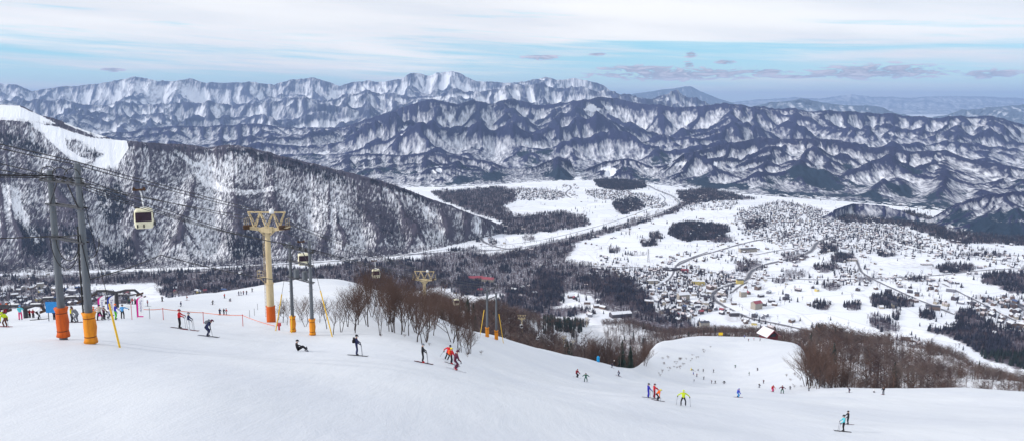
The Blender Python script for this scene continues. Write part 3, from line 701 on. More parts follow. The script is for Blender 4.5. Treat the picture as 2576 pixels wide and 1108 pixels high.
# ---- ski mountain woods
def mountain_woods():
    X, Y, Z, w, fir, run, v = LEFTG
    r = np.random.default_rng(5)
    nr, nc = X.shape
    N = 120000
    i = r.integers(1, nr-2, N); j = r.integers(1, nc-2, N)
    dA = np.abs((X[i, j+1]-X[i, j])*(Y[i+1, j]-Y[i, j]))
    keep = (r.random(N) < dA/dA.max()) & (v[i, j] < .999) & (~run[i, j]) & (r.random(N) < np.clip(w[i, j]*1.1, .15, .95))
    i, j = i[keep], j[keep]
    a, b = r.random(len(i)), r.random(len(i))
    P = np.stack([X, Y, Z], -1)
    pos = P[i, j]*(1-a)[:, None]+P[i+1, j]*a[:, None]+(P[i, j+1]-P[i, j])*b[:, None]
    px, _ = proj(pos[:, 0], pos[:, 1], pos[:, 2]); m = (px > -150) & (px < 1330)
    pos = pos[m]; isf = (fir[i, j][m]+.25*r.standard_normal(m.sum())) > .42
    isf |= r.random(m.sum()) < .02
    bare = pos[~isf]; firs = pos[isf]
    parts = np.array_split(r.permutation(len(bare)), 3)
    for q, ix in enumerate(parts):
        tv, tf = tree_template(40+q, 5, trunk=.03, spread=.30)
        me = fastmesh('mountain_woods', tv, tf, bare[ix], r.uniform(8, 14, len(ix)), r.uniform(0, 6.28, len(ix)), [M_BARK_FAR])
        tag(link('mountain_woods', me), 'bare grey winter woods covering the near ski mountain', kind='stuff')
    tv, tf = fir_template(3, 4, 5, .24)
    me = fastmesh('mountain_evergreens', tv, tf, firs, r.uniform(9, 17, len(firs)), r.uniform(0, 6.28, len(firs)), [M_FIR])
    tag(link('mountain_evergreens', me), 'dark evergreen stands on the near ski mountain', kind='stuff')
mountain_woods()
# ---- valley masks in view coordinates
def sample_poly(poly, dens, r, ell=None):
    """uniform points on the valley floor inside a view polygon"""
    if ell: cx, cy, rx, ry = ell; poly = [(cx+rx*math.cos(t), cy+ry*math.sin(t)) for t in np.linspace(0, 6.283, 17)[:-1]]
    P = np.array(poly, float); wx, wy = on_plane(P[:, 0], P[:, 1])
    A = (wx.max()-wx.min())*(wy.max()-wy.min()); n = int(A*dens/1000)
    x = r.uniform(wx.min(), wx.max(), n); y = r.uniform(wy.min(), wy.max(), n)
    qx, qy = proj(x, y, np.full(n, ZV)); jx = 5*fbm(x/60, y/60, 3, 4); jy = 4*fbm(x/60+7, y/60, 3, 5)
    m = inpoly(qx+jx*2, qy+jy*1.3, poly) & (y > np.interp(x/y, AG, YK[-1])*.97)
    gap = fbm(x/55, y/55, 3, 12); m &= gap > -.42
    return x[m], y[m]
ROADS = [([(1796,752),(1790,742),(1800,730),(1826,718),(1868,708),(1882,698),(1884,688),(1896,676),(1925,664),(1960,656),(2000,646),(2036,634),(2046,624),(2052,610),(2080,598),(2120,590)],9,'two lane road curving between snow banks past the village'),
 ([(1796,752),(1815,766),(1850,784),(1885,800),(1950,812),(2040,832),(2100,848),(2150,868)],7,'road running down right from the village bend'),
 ([(1390,664),(1480,668),(1560,671),(1650,672),(1720,676),(1800,684),(1880,695),(1960,700),(2080,703),(2170,700),(2260,696),(2360,692),(2440,682),(2500,676),(2640,672)],5,'long straight road crossing the snowfields'),
 ([(1700,668),(1732,652),(1765,640),(1800,632),(1850,616),(1900,604),(1960,594),(2040,588)],7,'wide road leaving the village to the upper right'),
 ([(2152,648),(2160,668),(2165,684),(2200,704),(2240,722),(2290,745),(2340,765),(2400,790)],5,'narrow road bending down across the right fields'),
 ([(2370,712),(2420,738),(2470,762),(2520,790),(2575,815)],4,'straight lane through the houses near the right edge'),
 ([(1300,574),(1250,580),(1216,588),(1208,598),(1216,608),(1240,618),(1275,626),(1330,628)],7,'looping road at the foot of the ski mountain'),
 ([(1432,466),(1438,474),(1424,482),(1422,490),(1436,498)],6,'short bend of road in the far village'),
 ([(1780,632),(1730,650),(1700,662),(1690,700),(1650,720)],4,'lane through the middle of the village'),
 ([(2150,868),(2230,880),(2310,890),(2400,925),(2460,960)],5,'lane below the thicket at the lower right'),
 ([(1840,735),(1858,720),(1880,707)],4,'short slip road beside the bend'),([(2560,660),(2480,648),(2380,640),(2300,628),(2240,610),(2180,590)],5,'far road across the right fields'),
 ([(0,700),(200,694),(450,688),(640,680)],5,'valley road by the river on the left'),([(1900,640),(1960,628),(2040,618),(2150,612),(2260,640)],4,'far village street')]
def ribbon(name, pts, width, mat, z=.15, smooth=3):
    P = np.array([on_plane(a, b) for a, b in pts], float)
    for _ in range(smooth):
        Q = [P[0]]
        for a, b in zip(P[:-1], P[1:]): Q += [a*.75+b*.25, a*.25+b*.75]
        Q.append(P[-1]); P = np.array(Q)
    d = np.gradient(P, axis=0); d /= np.linalg.norm(d, axis=1)[:, None]+1e-9; nrm = np.stack([-d[:, 1], d[:, 0]], 1)
    w = width/2*(1+.15*np.sin(np.arange(len(P))*.9))
    L = P+nrm*w[:, None]; R = P-nrm*w[:, None]
    V = np.concatenate([np.c_[L, np.full(len(P), ZV+z)], np.c_[R, np.full(len(P), ZV+z)]]); n = len(P)
    Fq = np.stack([np.arange(n-1)+n, np.arange(1, n)+n, np.arange(1, n), np.arange(n-1)], 1)
    return link(name, np_mesh(name, V, Fq, [mat])), P
M_ROAD = pmat('wet_asphalt', (.10, .10, .12), .6, 0, .25, .05)
M_BANK = pmat('dirty_snow_bank', (.45, .44, .47), .9, 0, .3, .1)
M_WATER = bpy.data.materials.new('river_water'); M_WATER.use_nodes = True; _t = NT(M_WATER); _t.out(_t.mix(_t.noise(_t.pos(), .03, 4), (.03, .05, .08), (.07, .09, .12)), .15, 0, spec=.5)
M_GRAV = pmat('gravel_bar', (.52, .52, .56), .9, 0, .5, .03)
ROADP = []
for i, (p, w, lb) in enumerate(ROADS):
    o, P = ribbon('road', p, w*1.1, M_ROAD, .16+.012*i); tag(o, lb, kind='structure'); ROADP.append(P)
    o, _ = ribbon('verge', p, w*2.1, M_BANK, .06+.006*i); tag(o, 'grey ploughed snow along a valley road', kind='structure')
RIVER = [[(-200,706),(0,698),(180,690),(300,684),(480,680),(640,668),(780,660),(900,652),(1000,640),(1090,636),(1180,630),(1260,628),(1340,618),(1430,598),(1500,582),(1580,560),(1650,540),(1700,520),(1712,508),(1690,492),(1650,478),(1630,466)],
         [(1000,646),(1100,628),(1200,620),(1300,612),(1380,600),(1480,575),(1560,552),(1620,530),(1680,505),(1660,488)],[(1200,640),(1330,624),(1400,610),(1500,592),(1600,560),(1690,530)]]
for i, p in enumerate(RIVER):
    o, P = ribbon('river', p, 8-i*2, M_WATER, .12-.02*i); tag(o, ('main dark channel of the river', 'second braid of the river nearer the far bank', 'third thin braid of the river')[i], kind='structure'); ROADP.append(P)
o, _ = ribbon('river_bed', RIVER[0], 26, M_GRAV, .03); tag(o, 'pale gravel bed beside the river', kind='structure')
RP = np.concatenate(ROADP)
def near_line(x, y, d):
    m = np.zeros(len(x), bool)
    for k in range(0, len(RP)-1):
        a = RP[k]; b = RP[k+1]; L = np.hypot(*(b-a))
        if L > 600 or L < 1e-3: continue
        t = np.clip(((x-a[0])*(b[0]-a[0])+(y-a[1])*(b[1]-a[1]))/L**2, 0, 1)
        m |= np.hypot(x-a[0]-t*(b[0]-a[0]), y-a[1]-t*(b[1]-a[1])) < d
    return m
# ---- woods of the valley
TOWNS = [([(1530,690),(1560,672),(1640,676),(1740,672),(1830,690),(1870,712),(1850,735),(1795,750),(1800,785),(1740,800),(1700,800),(1660,790),(1650,745),(1600,705)],2.6),
 ([(1720,648),(1790,628),(1850,640),(1900,640),(1880,660),(1760,668)],.5),([(1260,478),(1330,474),(1420,482),(1420,500),(1330,505),(1270,500)],1.3),([(1470,480),(1560,478),(1660,500),(1690,520),(1620,530),(1540,505),(1480,498)],1.3),
 ([(1860,530),(1960,505),(2060,525),(2100,545),(2250,560),(2300,590),(2330,620),(2200,640),(2100,630),(1980,620),(1880,600),(1840,560)],1.25),
 ([(2060,560),(2330,590),(2560,640),(2640,660),(2640,680),(2480,660),(2260,640)],.8),([(2220,690),(2330,700),(2420,720),(2440,770),(2380,770),(2280,730)],.55),([(2100,660),(2180,670),(2200,720),(2120,720),(2090,690)],.8),
 ([(2430,745),(2575,745),(2640,770),(2640,830),(2540,825),(2460,800)],1.8),([(1795,760),(1860,790),(1960,815),(1930,830),(1840,800)],.6),([(2250,850),(2330,860),(2330,885),(2260,880)],1.4),([(1500,640),(1560,650),(1560,668),(1500,664)],.6),
 ([(0,722),(120,718),(230,728),(330,740),(330,765),(0,770)],1.5),([(380,725),(600,718),(600,735),(400,745)],.5),([(1900,740),(1960,730),(2000,760),(1940,770)],.5),([(1280,720),(1340,715),(1350,745),(1290,748)],.5),([(1440,745),(1500,745),(1530,775),(1450,780)],.7),([(1700,480),(1860,500),(1840,530),(1720,530)],.6)]
def valley_woods():
    r = np.random.default_rng(21); BX = []; FX = []
    items = [(p, None, s_, d) for p, s_, d in VW_MIX]+[(None, (a, b, c, d), s_, q) for a, b, c, d, s_, q in VW_ELL]
    for p, e, share, dens in items:
        x, y = sample_poly(p, dens*3.4, r, e)
        cl_ = fbm(x/45, y/45, 3, 31)*1.3+share-.5+.28*r.standard_normal(len(x))*.6
        f = cl_ > 0
        FX.append(np.c_[x[f], y[f]]); BX.append(np.c_[x[~f], y[~f]])
    for poly, dens in TOWNS:
        x, y = sample_poly(poly, dens*3, r); f = r.random(len(x)) < .45; q = np.c_[x, y]; FX.append(q[f]); BX.append(q[~f])
    # scattered trees on the fields and along the river and roads
    n = 14000; y = r.uniform(1500, 4800, n); x = r.uniform(-.66, .68, n)*y
    qx, qy = proj(x, y, np.full(n, ZV)); cl_ = fbm(x/130, y/130, 4, 41)+.3*fbm(x/30, y/30, 2, 42)
    m = (cl_ > .27) & (qx > 1100) & (qy < 900) & (y > np.interp(x/y, AG, YK[-1]))
    f = r.random(m.sum()) < .35; q = np.c_[x[m], y[m]]; FX.append(q[f]); BX.append(q[~f])
    for P in ROADP:
        k = r.integers(0, len(P)-1, int(len(P)*1.2)); q = P[k]*(1-(t := r.random(len(k)))[:, None])+P[k+1]*t[:, None]
        q = q+r.choice([-1, 1], (len(k), 2))*r.uniform(14, 40, (len(k), 2)); BX.append(q)
    B = np.concatenate(BX); Fr = np.concatenate(FX)
    B = B[~near_line(B[:, 0], B[:, 1], 9)]; Fr = Fr[~near_line(Fr[:, 0], Fr[:, 1], 9)]
    return B, Fr, r
VB, VF, _r = valley_woods()
def split_individual(P, n):
    q, p2 = proj(P[:, 0], P[:, 1], np.full(len(P), ZV)); vis = (q > -20) & (q < 2590) & (P[:, 1] > 1)
    order = np.argsort(np.where(vis, P[:, 1], 1e9)); return P[order[:n]], P[order[n:]]
LANDMARKS = [(1930,835,'the red roofed lodge'),(1812,835,'the yellow board'),(1210,702,'the red roofed hotel'),(1760,722,'the yellow hotel'),(1650,672,'the long red warehouse'),(1630,655,'the lattice mast'),(1880,700,'the road crossing'),(1796,752,'the sharp road bend'),
 (2334,793,'the square dark grove'),(2146,770,'the round dark grove'),(2403,675,'the long dark grove'),(1430,770,'the rectangular clearing'),(2160,668,'the bend of the narrow right road'),(1300,628,'the looping road'),(2440,850,'the big evergreen wood'),(1620,640,'the open white fields'),(2490,790,'the straight right lane'),
 (2268,885,'the small chairlift masts'),(100,740,'the leftmost grey steel pole'),(300,735,'the feather banners'),(560,725,'the rope fence'),(1000,690,'the gondola cabin over the thicket'),(1065,700,'the second gondola tower'),(1235,790,'the far pair of padded poles'),(1510,590,'the river bend'),(2000,645,'the far curving road'),(1560,500,'the far village'),(2100,600,'the far right town')]
_lmw = np.array([[float(v_) for v_ in on_plane(a, b)] for a, b, _ in LANDMARKS])
ORD = ['', 'second ', 'third ', 'fourth ', 'fifth ', 'sixth ', 'seventh ', 'eighth ', 'ninth ', 'tenth ', 'eleventh ', 'twelfth ']+['%dth ' % k for k in range(13, 200)]
for _k in range(13, 200):
    if _k > 20 and _k % 10 in (1, 2, 3): ORD[_k-1] = '%d%s ' % (_k, {1: 'st', 2: 'nd', 3: 'rd'}[_k % 10])
def rank_labels(P, descs):
    """describe each by look and by how near it stands to a landmark"""
    P = np.asarray(P)[:, :2]; D = np.hypot(P[:, None, 0]-_lmw[None, :, 0], P[:, None, 1]-_lmw[None, :, 1]); lm = D.argmin(1); out = [None]*len(P)
    for k in set(lm.tolist()):
        for d_ in set(descs):
            ids = [i for i in np.where(lm == k)[0] if descs[i] == d_]; ids.sort(key=lambda i: D[i, k])
            for q, i in enumerate(ids): out[i] = '%s, %snearest to %s' % (d_, ORD[min(q, 190)], LANDMARKS[k][2])
    return out
def individuals(P, n_var, temps, name, label, cat, group, hs, mats, r):
    """each tree an Empty with trunk and crown sharing a few meshes"""
    protos = []
    for q in range(n_var):
        tv, tf, ts = temps(q)
        tr = bpy.data.meshes.new('trunk'); tr.from_pydata(*[list(a) for a in (ts[0], [], ts[1])]); tr.materials.append(mats[0])
        cr = bpy.data.meshes.new('crown'); cr.from_pydata([tuple(v) for v in tv], [], [tuple(f) for f in tf]); cr.materials.append(mats[1]); protos.append((tr, cr))
    labs = rank_labels(P, [label]*len(P))
    for i, p in enumerate(P):
        h = r.uniform(*hs); e = bpy.data.objects.new(name, None); COL.objects.link(e); e.location = p; e.scale = (h, h, h); e.rotation_euler = (0, 0, r.uniform(0, 6.28)); e.empty_display_size = .2
        tag(e, labs[i], cat, group)
        tr, cr = protos[i % n_var]
        link('trunk', tr, e); link('crown', cr, e)
def trunk_mesh(w=.02, h=.6, n=5):
    V = []; 
    for z, q in ((-.05, w*1.3), (h, w*.4)):
        for k in range(n): V.append((q*math.cos(6.283*k/n), q*math.sin(6.283*k/n), z))
    return V, [(k, (k+1) % n, n+(k+1) % n, n+k) for k in range(n)]
Fi, Fr = split_individual(VF, 150); Bi, Br = split_individual(VB, 78)
_r2 = np.random.default_rng(8)
z3 = lambda P: np.c_[P, quick_z(P[:, 0], P[:, 1])]
individuals(z3(Fi), 4, lambda q: (*fir_template(60+q, 9, 9, .2), trunk_mesh()), 'evergreen_tree', 'dark evergreen tree', 'tree', 'evergreen trees on the valley floor', (10, 17), (M_BARK, M_FIRB), _r2)
individuals(z3(Bi), 4, lambda q: (*tree_template(70+q, 22, trunk=.012, spread=.33), trunk_mesh(.016, .55)), 'bare_tree', 'bare grey valley tree', 'tree', 'bare trees on the valley floor', (8, 13), (M_BARK, M_BARK_MID), _r2)
def bulk(P, tv, tf, hs, mat, name, label):
    me = fastmesh(name, tv, tf, z3(P), _r2.uniform(*hs, len(P)), _r2.uniform(0, 6.28, len(P)), [mat]); tag(link(name, me), label, kind='stuff')
MB_ = [M_BARK_FAR, pmat('bare_twigs_brown', (.085, .05, .052), .9, 0, .35, .05), pmat('bare_twigs_grey', (.15, .13, .155), .9, 0, .35, .05)]
for q, ix in enumerate(np.array_split(_r2.permutation(len(Br)), 3)):
    bulk(Br[ix], *tree_template(50+q, 8, trunk=.034, spread=.36), (8, 14), MB_[q], 'valley_woods', 'bare woods spread over the valley floor')
for q, ix in enumerate(np.array_split(_r2.permutation(len(Fr)), 2)):
    bulk(Fr[ix], *fir_template(12+q, 5, 6, .27), (8, 15), M_FIR, 'valley_evergreens', 'dark evergreen woods spread over the valley floor')
# ---- houses
M_WALLS = [pmat('wall_brown', (.13, .09, .075), .8), pmat('wall_cream', (.36, .32, .27), .8), pmat('wall_grey', (.17, .17, .2), .8), pmat('wall_dark', (.07, .06, .07), .8), pmat('wall_yellow', (.60, .48, .16), .8)]
M_ROOFS = [pmat('snowy_roof', (.68, .70, .76), .8), pmat('red_roof', (.28, .06, .08), .6), pmat('dark_roof', (.06, .06, .08), .6), pmat('blue_roof', (.06, .10, .22), .6), pmat('snow_patched_roof', (.55, .50, .52), .8, 0, .4, .3)]
M_PANE = pmat('window_glass', (.03, .04, .05), .15)
def house_parts(w, d, h, rh, eave=.6):
    wall = ([(-w/2,-d/2,-1),(w/2,-d/2,-1),(w/2,d/2,-1),(-w/2,d/2,-1),(-w/2,-d/2,h),(w/2,-d/2,h),(w/2,d/2,h),(-w/2,d/2,h),(-w/2,0,h+rh),(w/2,0,h+rh)],
            [(0,1,5,4),(1,2,6,9,5),(2,3,7,6),(3,0,4,8,7)])
    E = eave; s_ = rh/(d/2); t = .35
    R = []
    for (x, y, z) in [(-w/2-E,-d/2-E,h-s_*E+.05),(w/2+E,-d/2-E,h-s_*E+.05),(w/2+E,0,h+rh+.05),(-w/2-E,0,h+rh+.05),(w/2+E,d/2+E,h-s_*E+.05),(-w/2-E,d/2+E,h-s_*E+.05)]: R.append((x,y,z))
    R += [(x, y, z+t) for x, y, z in R[:6]]
    roof = (R, [(6,7,8,9),(9,8,10,11),(0,3,2,1),(3,5,4,2),(0,1,7,6),(4,5,11,10),(1,2,8,7),(2,4,10,8),(0,6,9,3),(3,9,11,5)])
    wn = ([], [])
    for sgn in (-1, 1):
        for fl in range(max(1, int(h//2.7))):
            for k in range(max(2, int(w//3))):
                x = -w/2+(k+.5)*w/max(2, int(w//3)); z = 1.0+fl*2.7; i = len(wn[0]); y = sgn*(d/2+.03)
                q = [(x-.6,y,z),(x+.6,y,z),(x+.6,y,z+1.2),(x-.6,y,z+1.2)]
                wn[0].extend(q if sgn < 0 else q[::-1]); wn[1].append((i,i+1,i+2,i+3))
    return wall, roof, wn
HM = []
for (w, d, h, rh) in [(12,8,5.5,2.8),(9,8,5,3.2),(16,9,6,2.5),(22,11,9,2.4),(10,10,7,3)]:
    wl_, rf_, wn_ = house_parts(w, d, h, rh)
    row = []
    for nm, (v_, f_) in (('wall', wl_), ('roof', rf_), ('window', wn_)):
        me = bpy.data.meshes.new(nm); me.from_pydata(v_, [], f_); me.materials.append(M_WALLS[0] if nm == 'wall' else M_ROOFS[0] if nm == 'roof' else M_PANE); row.append(me)
    HM.append((row, (w, d, h, rh)))
def houses():
    r = np.random.default_rng(31); P = []
    for poly, dens in TOWNS:
        x, y = sample_poly(poly, dens, r); P.append(np.c_[x, y])
    n = 850; y = r.uniform(1700, 4400, n); x = r.uniform(.08, .64, n)*y; m = fbm(x/160, y/160, 3, 52) > .12; P.append(np.c_[x[m], y[m]])
    for q in ROADP[:14]:
        k = r.integers(0, len(q)-1, int(len(q)*.8)); t = r.random(len(k))[:, None]; P.append(q[k]*(1-t)+q[k+1]*t+r.choice([-1, 1], (len(k), 2))*r.uniform(16, 45, (len(k), 2)))
    P = np.concatenate(P); P = P[~near_line(P[:, 0], P[:, 1], 11)]
    P = P[P[:, 1] > np.interp(P[:, 0]/P[:, 1], AG, YK[-1])*.985]
    # keep them apart
    cells = {}; keep = []
    for i, (x, y) in enumerate(P):
        c = (int(x//15), int(y//15))
        if any((c[0]+a, c[1]+b) in cells and math.hypot(x-cells[(c[0]+a, c[1]+b)][0], y-cells[(c[0]+a, c[1]+b)][1]) < 14 for a in (-1, 0, 1) for b in (-1, 0, 1)): continue
        cells[c] = (x, y); keep.append(i)
    return P[keep], r
HP, _r3 = houses()
Hi, Hr = split_individual(HP, 300)
WN = ['brown', 'cream', 'grey', 'dark', 'yellow']; RN = ['with snowy roof', 'with red roof', 'with dark roof', 'with blue roof', 'with patchy roof']
_wc = {}
def split_windows(src, e):
    '''each window of the house as a child of its own'''
    v_ = src if isinstance(src, tuple) else ([tuple(v.co) for v in src.vertices], [tuple(f.vertices) for f in src.polygons])
    key = tuple(v_[0][:2])+(len(v_[0]),)
    if key not in _wc:
        _wc[key] = []
        for f in v_[1]: me = bpy.data.meshes.new('window'); me.from_pydata([v_[0][i] for i in f], [], [(0, 1, 2, 3)]); me.materials.append(M_PANE); _wc[key].append(me)
    for me in _wc[key]: link('window', me, e)
def place_houses():
    r = _r3; info = []
    for p in Hi: info.append((int(r.choice(5, p=[.34, .16, .22, .26, .02])), int(r.choice(5, p=[.62, .05, .14, .02, .17])), int(r.choice(5, p=[.35, .25, .2, .08, .12])), r.uniform(0, 3.14)))
    labs = rank_labels(Hi, ['%s house %s' % (WN[a], RN[b]) for a, b, c, d in info])
    Z = quick_z(Hi[:, 0], Hi[:, 1])
    for p, z, (a, b, c, d), lb in zip(Hi, Z, info, labs):
        (wm, rm, wi), _ = HM[c]
        e = empty('house', (p[0], p[1], z), d, label=lb, cat='house', group='houses of the valley villages')
        for me, nm, mt in ((wm, 'wall', M_WALLS[a]), (rm, 'roof', M_ROOFS[b])):
            o = link(nm, me, e)
            o.material_slots[0].link = 'OBJECT'; o.material_slots[0].material = mt
        if p[1] < 1900: split_windows(wi, e)
    for q in range(5):
        m = np.arange(len(Hr)) % 5 == q; P = z3(Hr[m]); w, d, h, rh = HM[q % 3][1]
        wl_, rf_, _ = house_parts(w, d, h, rh); nv_ = len(wl_[0])
        tv = wl_[0]+rf_[0]; tf = [tuple(f) for f in wl_[1]]+[tuple(i+nv_ for i in f) for f in rf_[1]]; tm = [0]*len(wl_[1])+[1]*len(rf_[1])
        me = fastmesh('village', tv, tf, P, r.uniform(.5, .95, len(P)), r.uniform(0, 3.14, len(P)), [M_WALLS[q % 4], M_ROOFS[[0, 0, 4, 0, 1][q]] if q != 4 else M_ROOFS[0]], tm)
        tag(link('village', me), 'far houses of the valley villages too many to tell apart', kind='stuff')
place_houses()
# ---- particular buildings
def landmark_building(name, label, px, py, w, d, h, rh, rz, wall, roof, cat='building', z=None, scale=1):
    x, y = on_plane(px, py) if z is None else (0, 0)
    x, y, zz = hit(px, py, 900); e = empty(name, (x, y, zz), rz, label=label, cat=cat)
    wl_, rf_, wn_ = house_parts(w, d, h, rh)
    for nm, (v_, f_), mt in (('wall', wl_, wall), ('roof', rf_, roof)):
        me = bpy.data.meshes.new(nm); me.from_pydata(v_, [], f_); me.materials.append(mt); link(nm, me, e)
    split_windows(wn_, e)
    return e
LBD = landmark_building
LBD('hotel', 'long hotel with a bright red roof in the middle woods', 1196, 705, 40, 14, 9, 5, .12, M_WALLS[1], M_ROOFS[1]); LBD('hotel', 'red roofed hotel wing angled off the long hotel', 1228, 708, 36, 13, 9, 5, -.4, M_WALLS[1], M_ROOFS[1])
LBD('house', 'pink roofed house below the red roofed hotel', 1206, 733, 14, 11, 6, 4, .4, M_WALLS[1], M_ROOFS[1], 'house')
LBD('warehouse', 'long dark warehouse at the top of the village', 1690, 679, 56, 14, 7, 1.5, -.08, M_WALLS[3], M_ROOFS[2]); LBD('warehouse', 'red walled warehouse at the right end of the dark one', 1722, 683, 20, 16, 8, 1.5, -.08, pmat('wall_red', (.30, .05, .06), .7), M_ROOFS[1])
LBD('barn', 'low brown barn by the road above the village', 1642, 679, 26, 14, 5, 2, .05, M_WALLS[0], M_ROOFS[4])
LBD('hotel', 'yellow hotel in the middle of the village', 1756, 715, 34, 12, 11, 2, -.1, M_WALLS[4], M_ROOFS[0]); LBD('hotel', 'cream and yellow hotel at the left of the village', 1640, 712, 30, 12, 10, 2, .1, M_WALLS[1], M_ROOFS[0])
LBD('hotel', 'square yellow hotel beside the road crossing', 1860, 712, 18, 14, 11, 2, 0, M_WALLS[4], M_ROOFS[2]); LBD('hotel', 'tall cream hotel above the slip road', 1868, 745, 16, 12, 14, 2, .2, M_WALLS[1], M_ROOFS[0])
LBD('hotel', 'stepped cream hotel among dark firs in the fields', 1902, 775, 24, 16, 15, 5, .5, M_WALLS[1], M_ROOFS[1]); LBD('hotel', 'big white hotel in the lower village', 1718, 752, 30, 14, 14, 5, .3, M_WALLS[1], M_ROOFS[0]); LBD('school', 'long grey school building on the far fields', 1880, 632, 60, 18, 11, 2, .2, M_WALLS[1], M_ROOFS[2])
LBD('apartment_block', 'pale apartment block in the dark woods at far left', 103, 727, 16, 12, 18, 1, .5, M_WALLS[1], M_ROOFS[0]); LBD('hall', 'curved cream hall beside the right road', 2142, 655, 30, 14, 6, 2, 0, M_WALLS[1], M_ROOFS[4]); LBD('greenhouse', 'long flat grey greenhouse on the far right field', 2330, 665, 34, 12, 3, 1, 0, M_WALLS[2], M_ROOFS[4])
LBD('station', 'long pale gondola base station behind the lodge', 1868, 832, 50, 16, 8, 2, -.2, M_WALLS[1], M_ROOFS[0]); LBD('base_lodge', 'large snow roofed base lodge below the clearing', 1560, 795, 50, 20, 9, 4, .3, M_WALLS[3], M_ROOFS[0]); LBD('rental_hut', 'brown walled hut left of the base lodge', 1500, 772, 14, 10, 6, 3, .2, M_WALLS[0], M_ROOFS[0])
LBD('lodge', 'pale roofed house in the woods right of the clearing', 1436, 748, 16, 10, 6, 3, .4, M_WALLS[0], M_ROOFS[0])
def mast():
    x, y = on_plane(1630, 658); b = MB(); H = 42
    for a in ((-1, -1), (1, -1), (1, 1), (-1, 1)): b.bar((a[0]*3, a[1]*3, 0), (a[0]*.5, a[1]*.5, H), .5)
    for k in range(7):
        z0, z1 = H*k/7, H*(k+1)/7; s0, s1 = 3-2.5*k/7, 3-2.5*(k+1)/7
        for a, c in (((-1, -1), (1, -1)), ((1, -1), (1, 1)), ((1, 1), (-1, 1)), ((-1, 1), (-1, -1))): b.bar((a[0]*s0, a[1]*s0, z0), (c[0]*s1, c[1]*s1, z1), .3)
    for z in (28, 34, 40): b.bar((-6, 0, z), (6, 0, z), .4)
    tag(b.build('pylon', pmat('galvanised_steel_far', (.25, .25, .27), .5, .5), loc=(float(x), float(y), ZV)), 'lattice power pylon standing alone on the white fields', 'pylon')
mast()
# ================================================================ bare trees of the near slopes
def rich_tree(seed, levels=4, trunks=1, spread=.5, droop=.0):
    """branching tree of unit height: returns (trunk V,F), (crown V,F)"""
    r = random.Random(seed); T = ([], []); K = ([], [])
    def seg(M, a, b, ra, rb):
        d = (b-a); u = d.cross(Vector((.3, .9, .2)));
        if u.length < 1e-6: u = Vector((1, 0, 0))
        u.normalize(); w = d.cross(u).normalized(); i = len(M[0])
        for p, q in ((a, ra), (b, rb)):
            for k in range(3): t = 2.094*k; M[0].append(tuple(p+(u*math.cos(t)+w*math.sin(t))*q))
        for k in range(3): k2 = (k+1) % 3; M[1].append((i+k, i+k2, i+3+k2, i+3+k))
    def grow(p, d, L, rad, lv):
        M = T if lv <= 1 else K
        n = 3 if lv < 2 else 2; q = p
        for k in range(n):
            d2 = (d+Vector((r.uniform(-1, 1), r.uniform(-1, 1), r.uniform(-.4, .7)))*.17).normalized()
            e = q+d2*L/n; seg(M, q, e, rad*(1-.3*k/n), rad*(1-.3*(k+1)/n))
            if lv < levels and (lv > 0 or k > 0):
                for _ in range(r.choice([1, 1, 2]) if lv < levels-1 else 2):
                    s_ = Vector((r.uniform(-1, 1), r.uniform(-1, 1), r.uniform(-.1, .6))).normalized()
                    grow(e, (d2*(1-spread)+s_*spread*1.1+Vector((0, 0, .18))).normalized(), L*r.uniform(.5, .78), rad*.5, lv+1)
            q = e; d = d2
        if lv < levels: grow(q, d, L*.68, rad*.6, lv+1)
    for k in range(trunks):
        a = 6.28*k/trunks+r.random()
        grow(Vector((math.cos(a)*.015*k, math.sin(a)*.015*k, -.04)), Vector((math.cos(a)*.28*(trunks > 1), math.sin(a)*.28*(trunks > 1), 1)).normalized(), .42, .016 if trunks == 1 else .012, 0)
    zm = max(v[2] for v in K[0]); 
    for M in (T, K): M[0][:] = [(x/zm, y/zm, z/zm) for x, y, z in M[0]]
    return T, K
RICH = []
for q in range(7):
    T, K = rich_tree(200+q*3, 4, 1 if q < 3 else 2 if q < 6 else 3, .45+.03*q)
    a = bpy.data.meshes.new('trunk'); a.from_pydata(T[0], [], T[1]); a.materials.append(M_BARK)
    b = bpy.data.meshes.new('crown'); b.from_pydata(K[0], [], K[1]); b.materials.append(M_TWIG); RICH.append((a, b))
BUSHM = []
for q in range(2):
    T, K = rich_tree(300+q, 3, 4, .6); a = bpy.data.meshes.new('bush'); n = len(T[0]); a.from_pydata(T[0]+K[0], [], T[1]+[tuple(i+n for i in f) for f in K[1]]); a.materials.append(M_TWIG); BUSHM.append(a)
def gz1(x, y): return float(quick_z(np.array([x], float), np.array([y], float))[0])
NTREE = []
def put_tree(x, y, h, v, rz, name='bare_tree'): NTREE.append((x, y, h, v, rz))
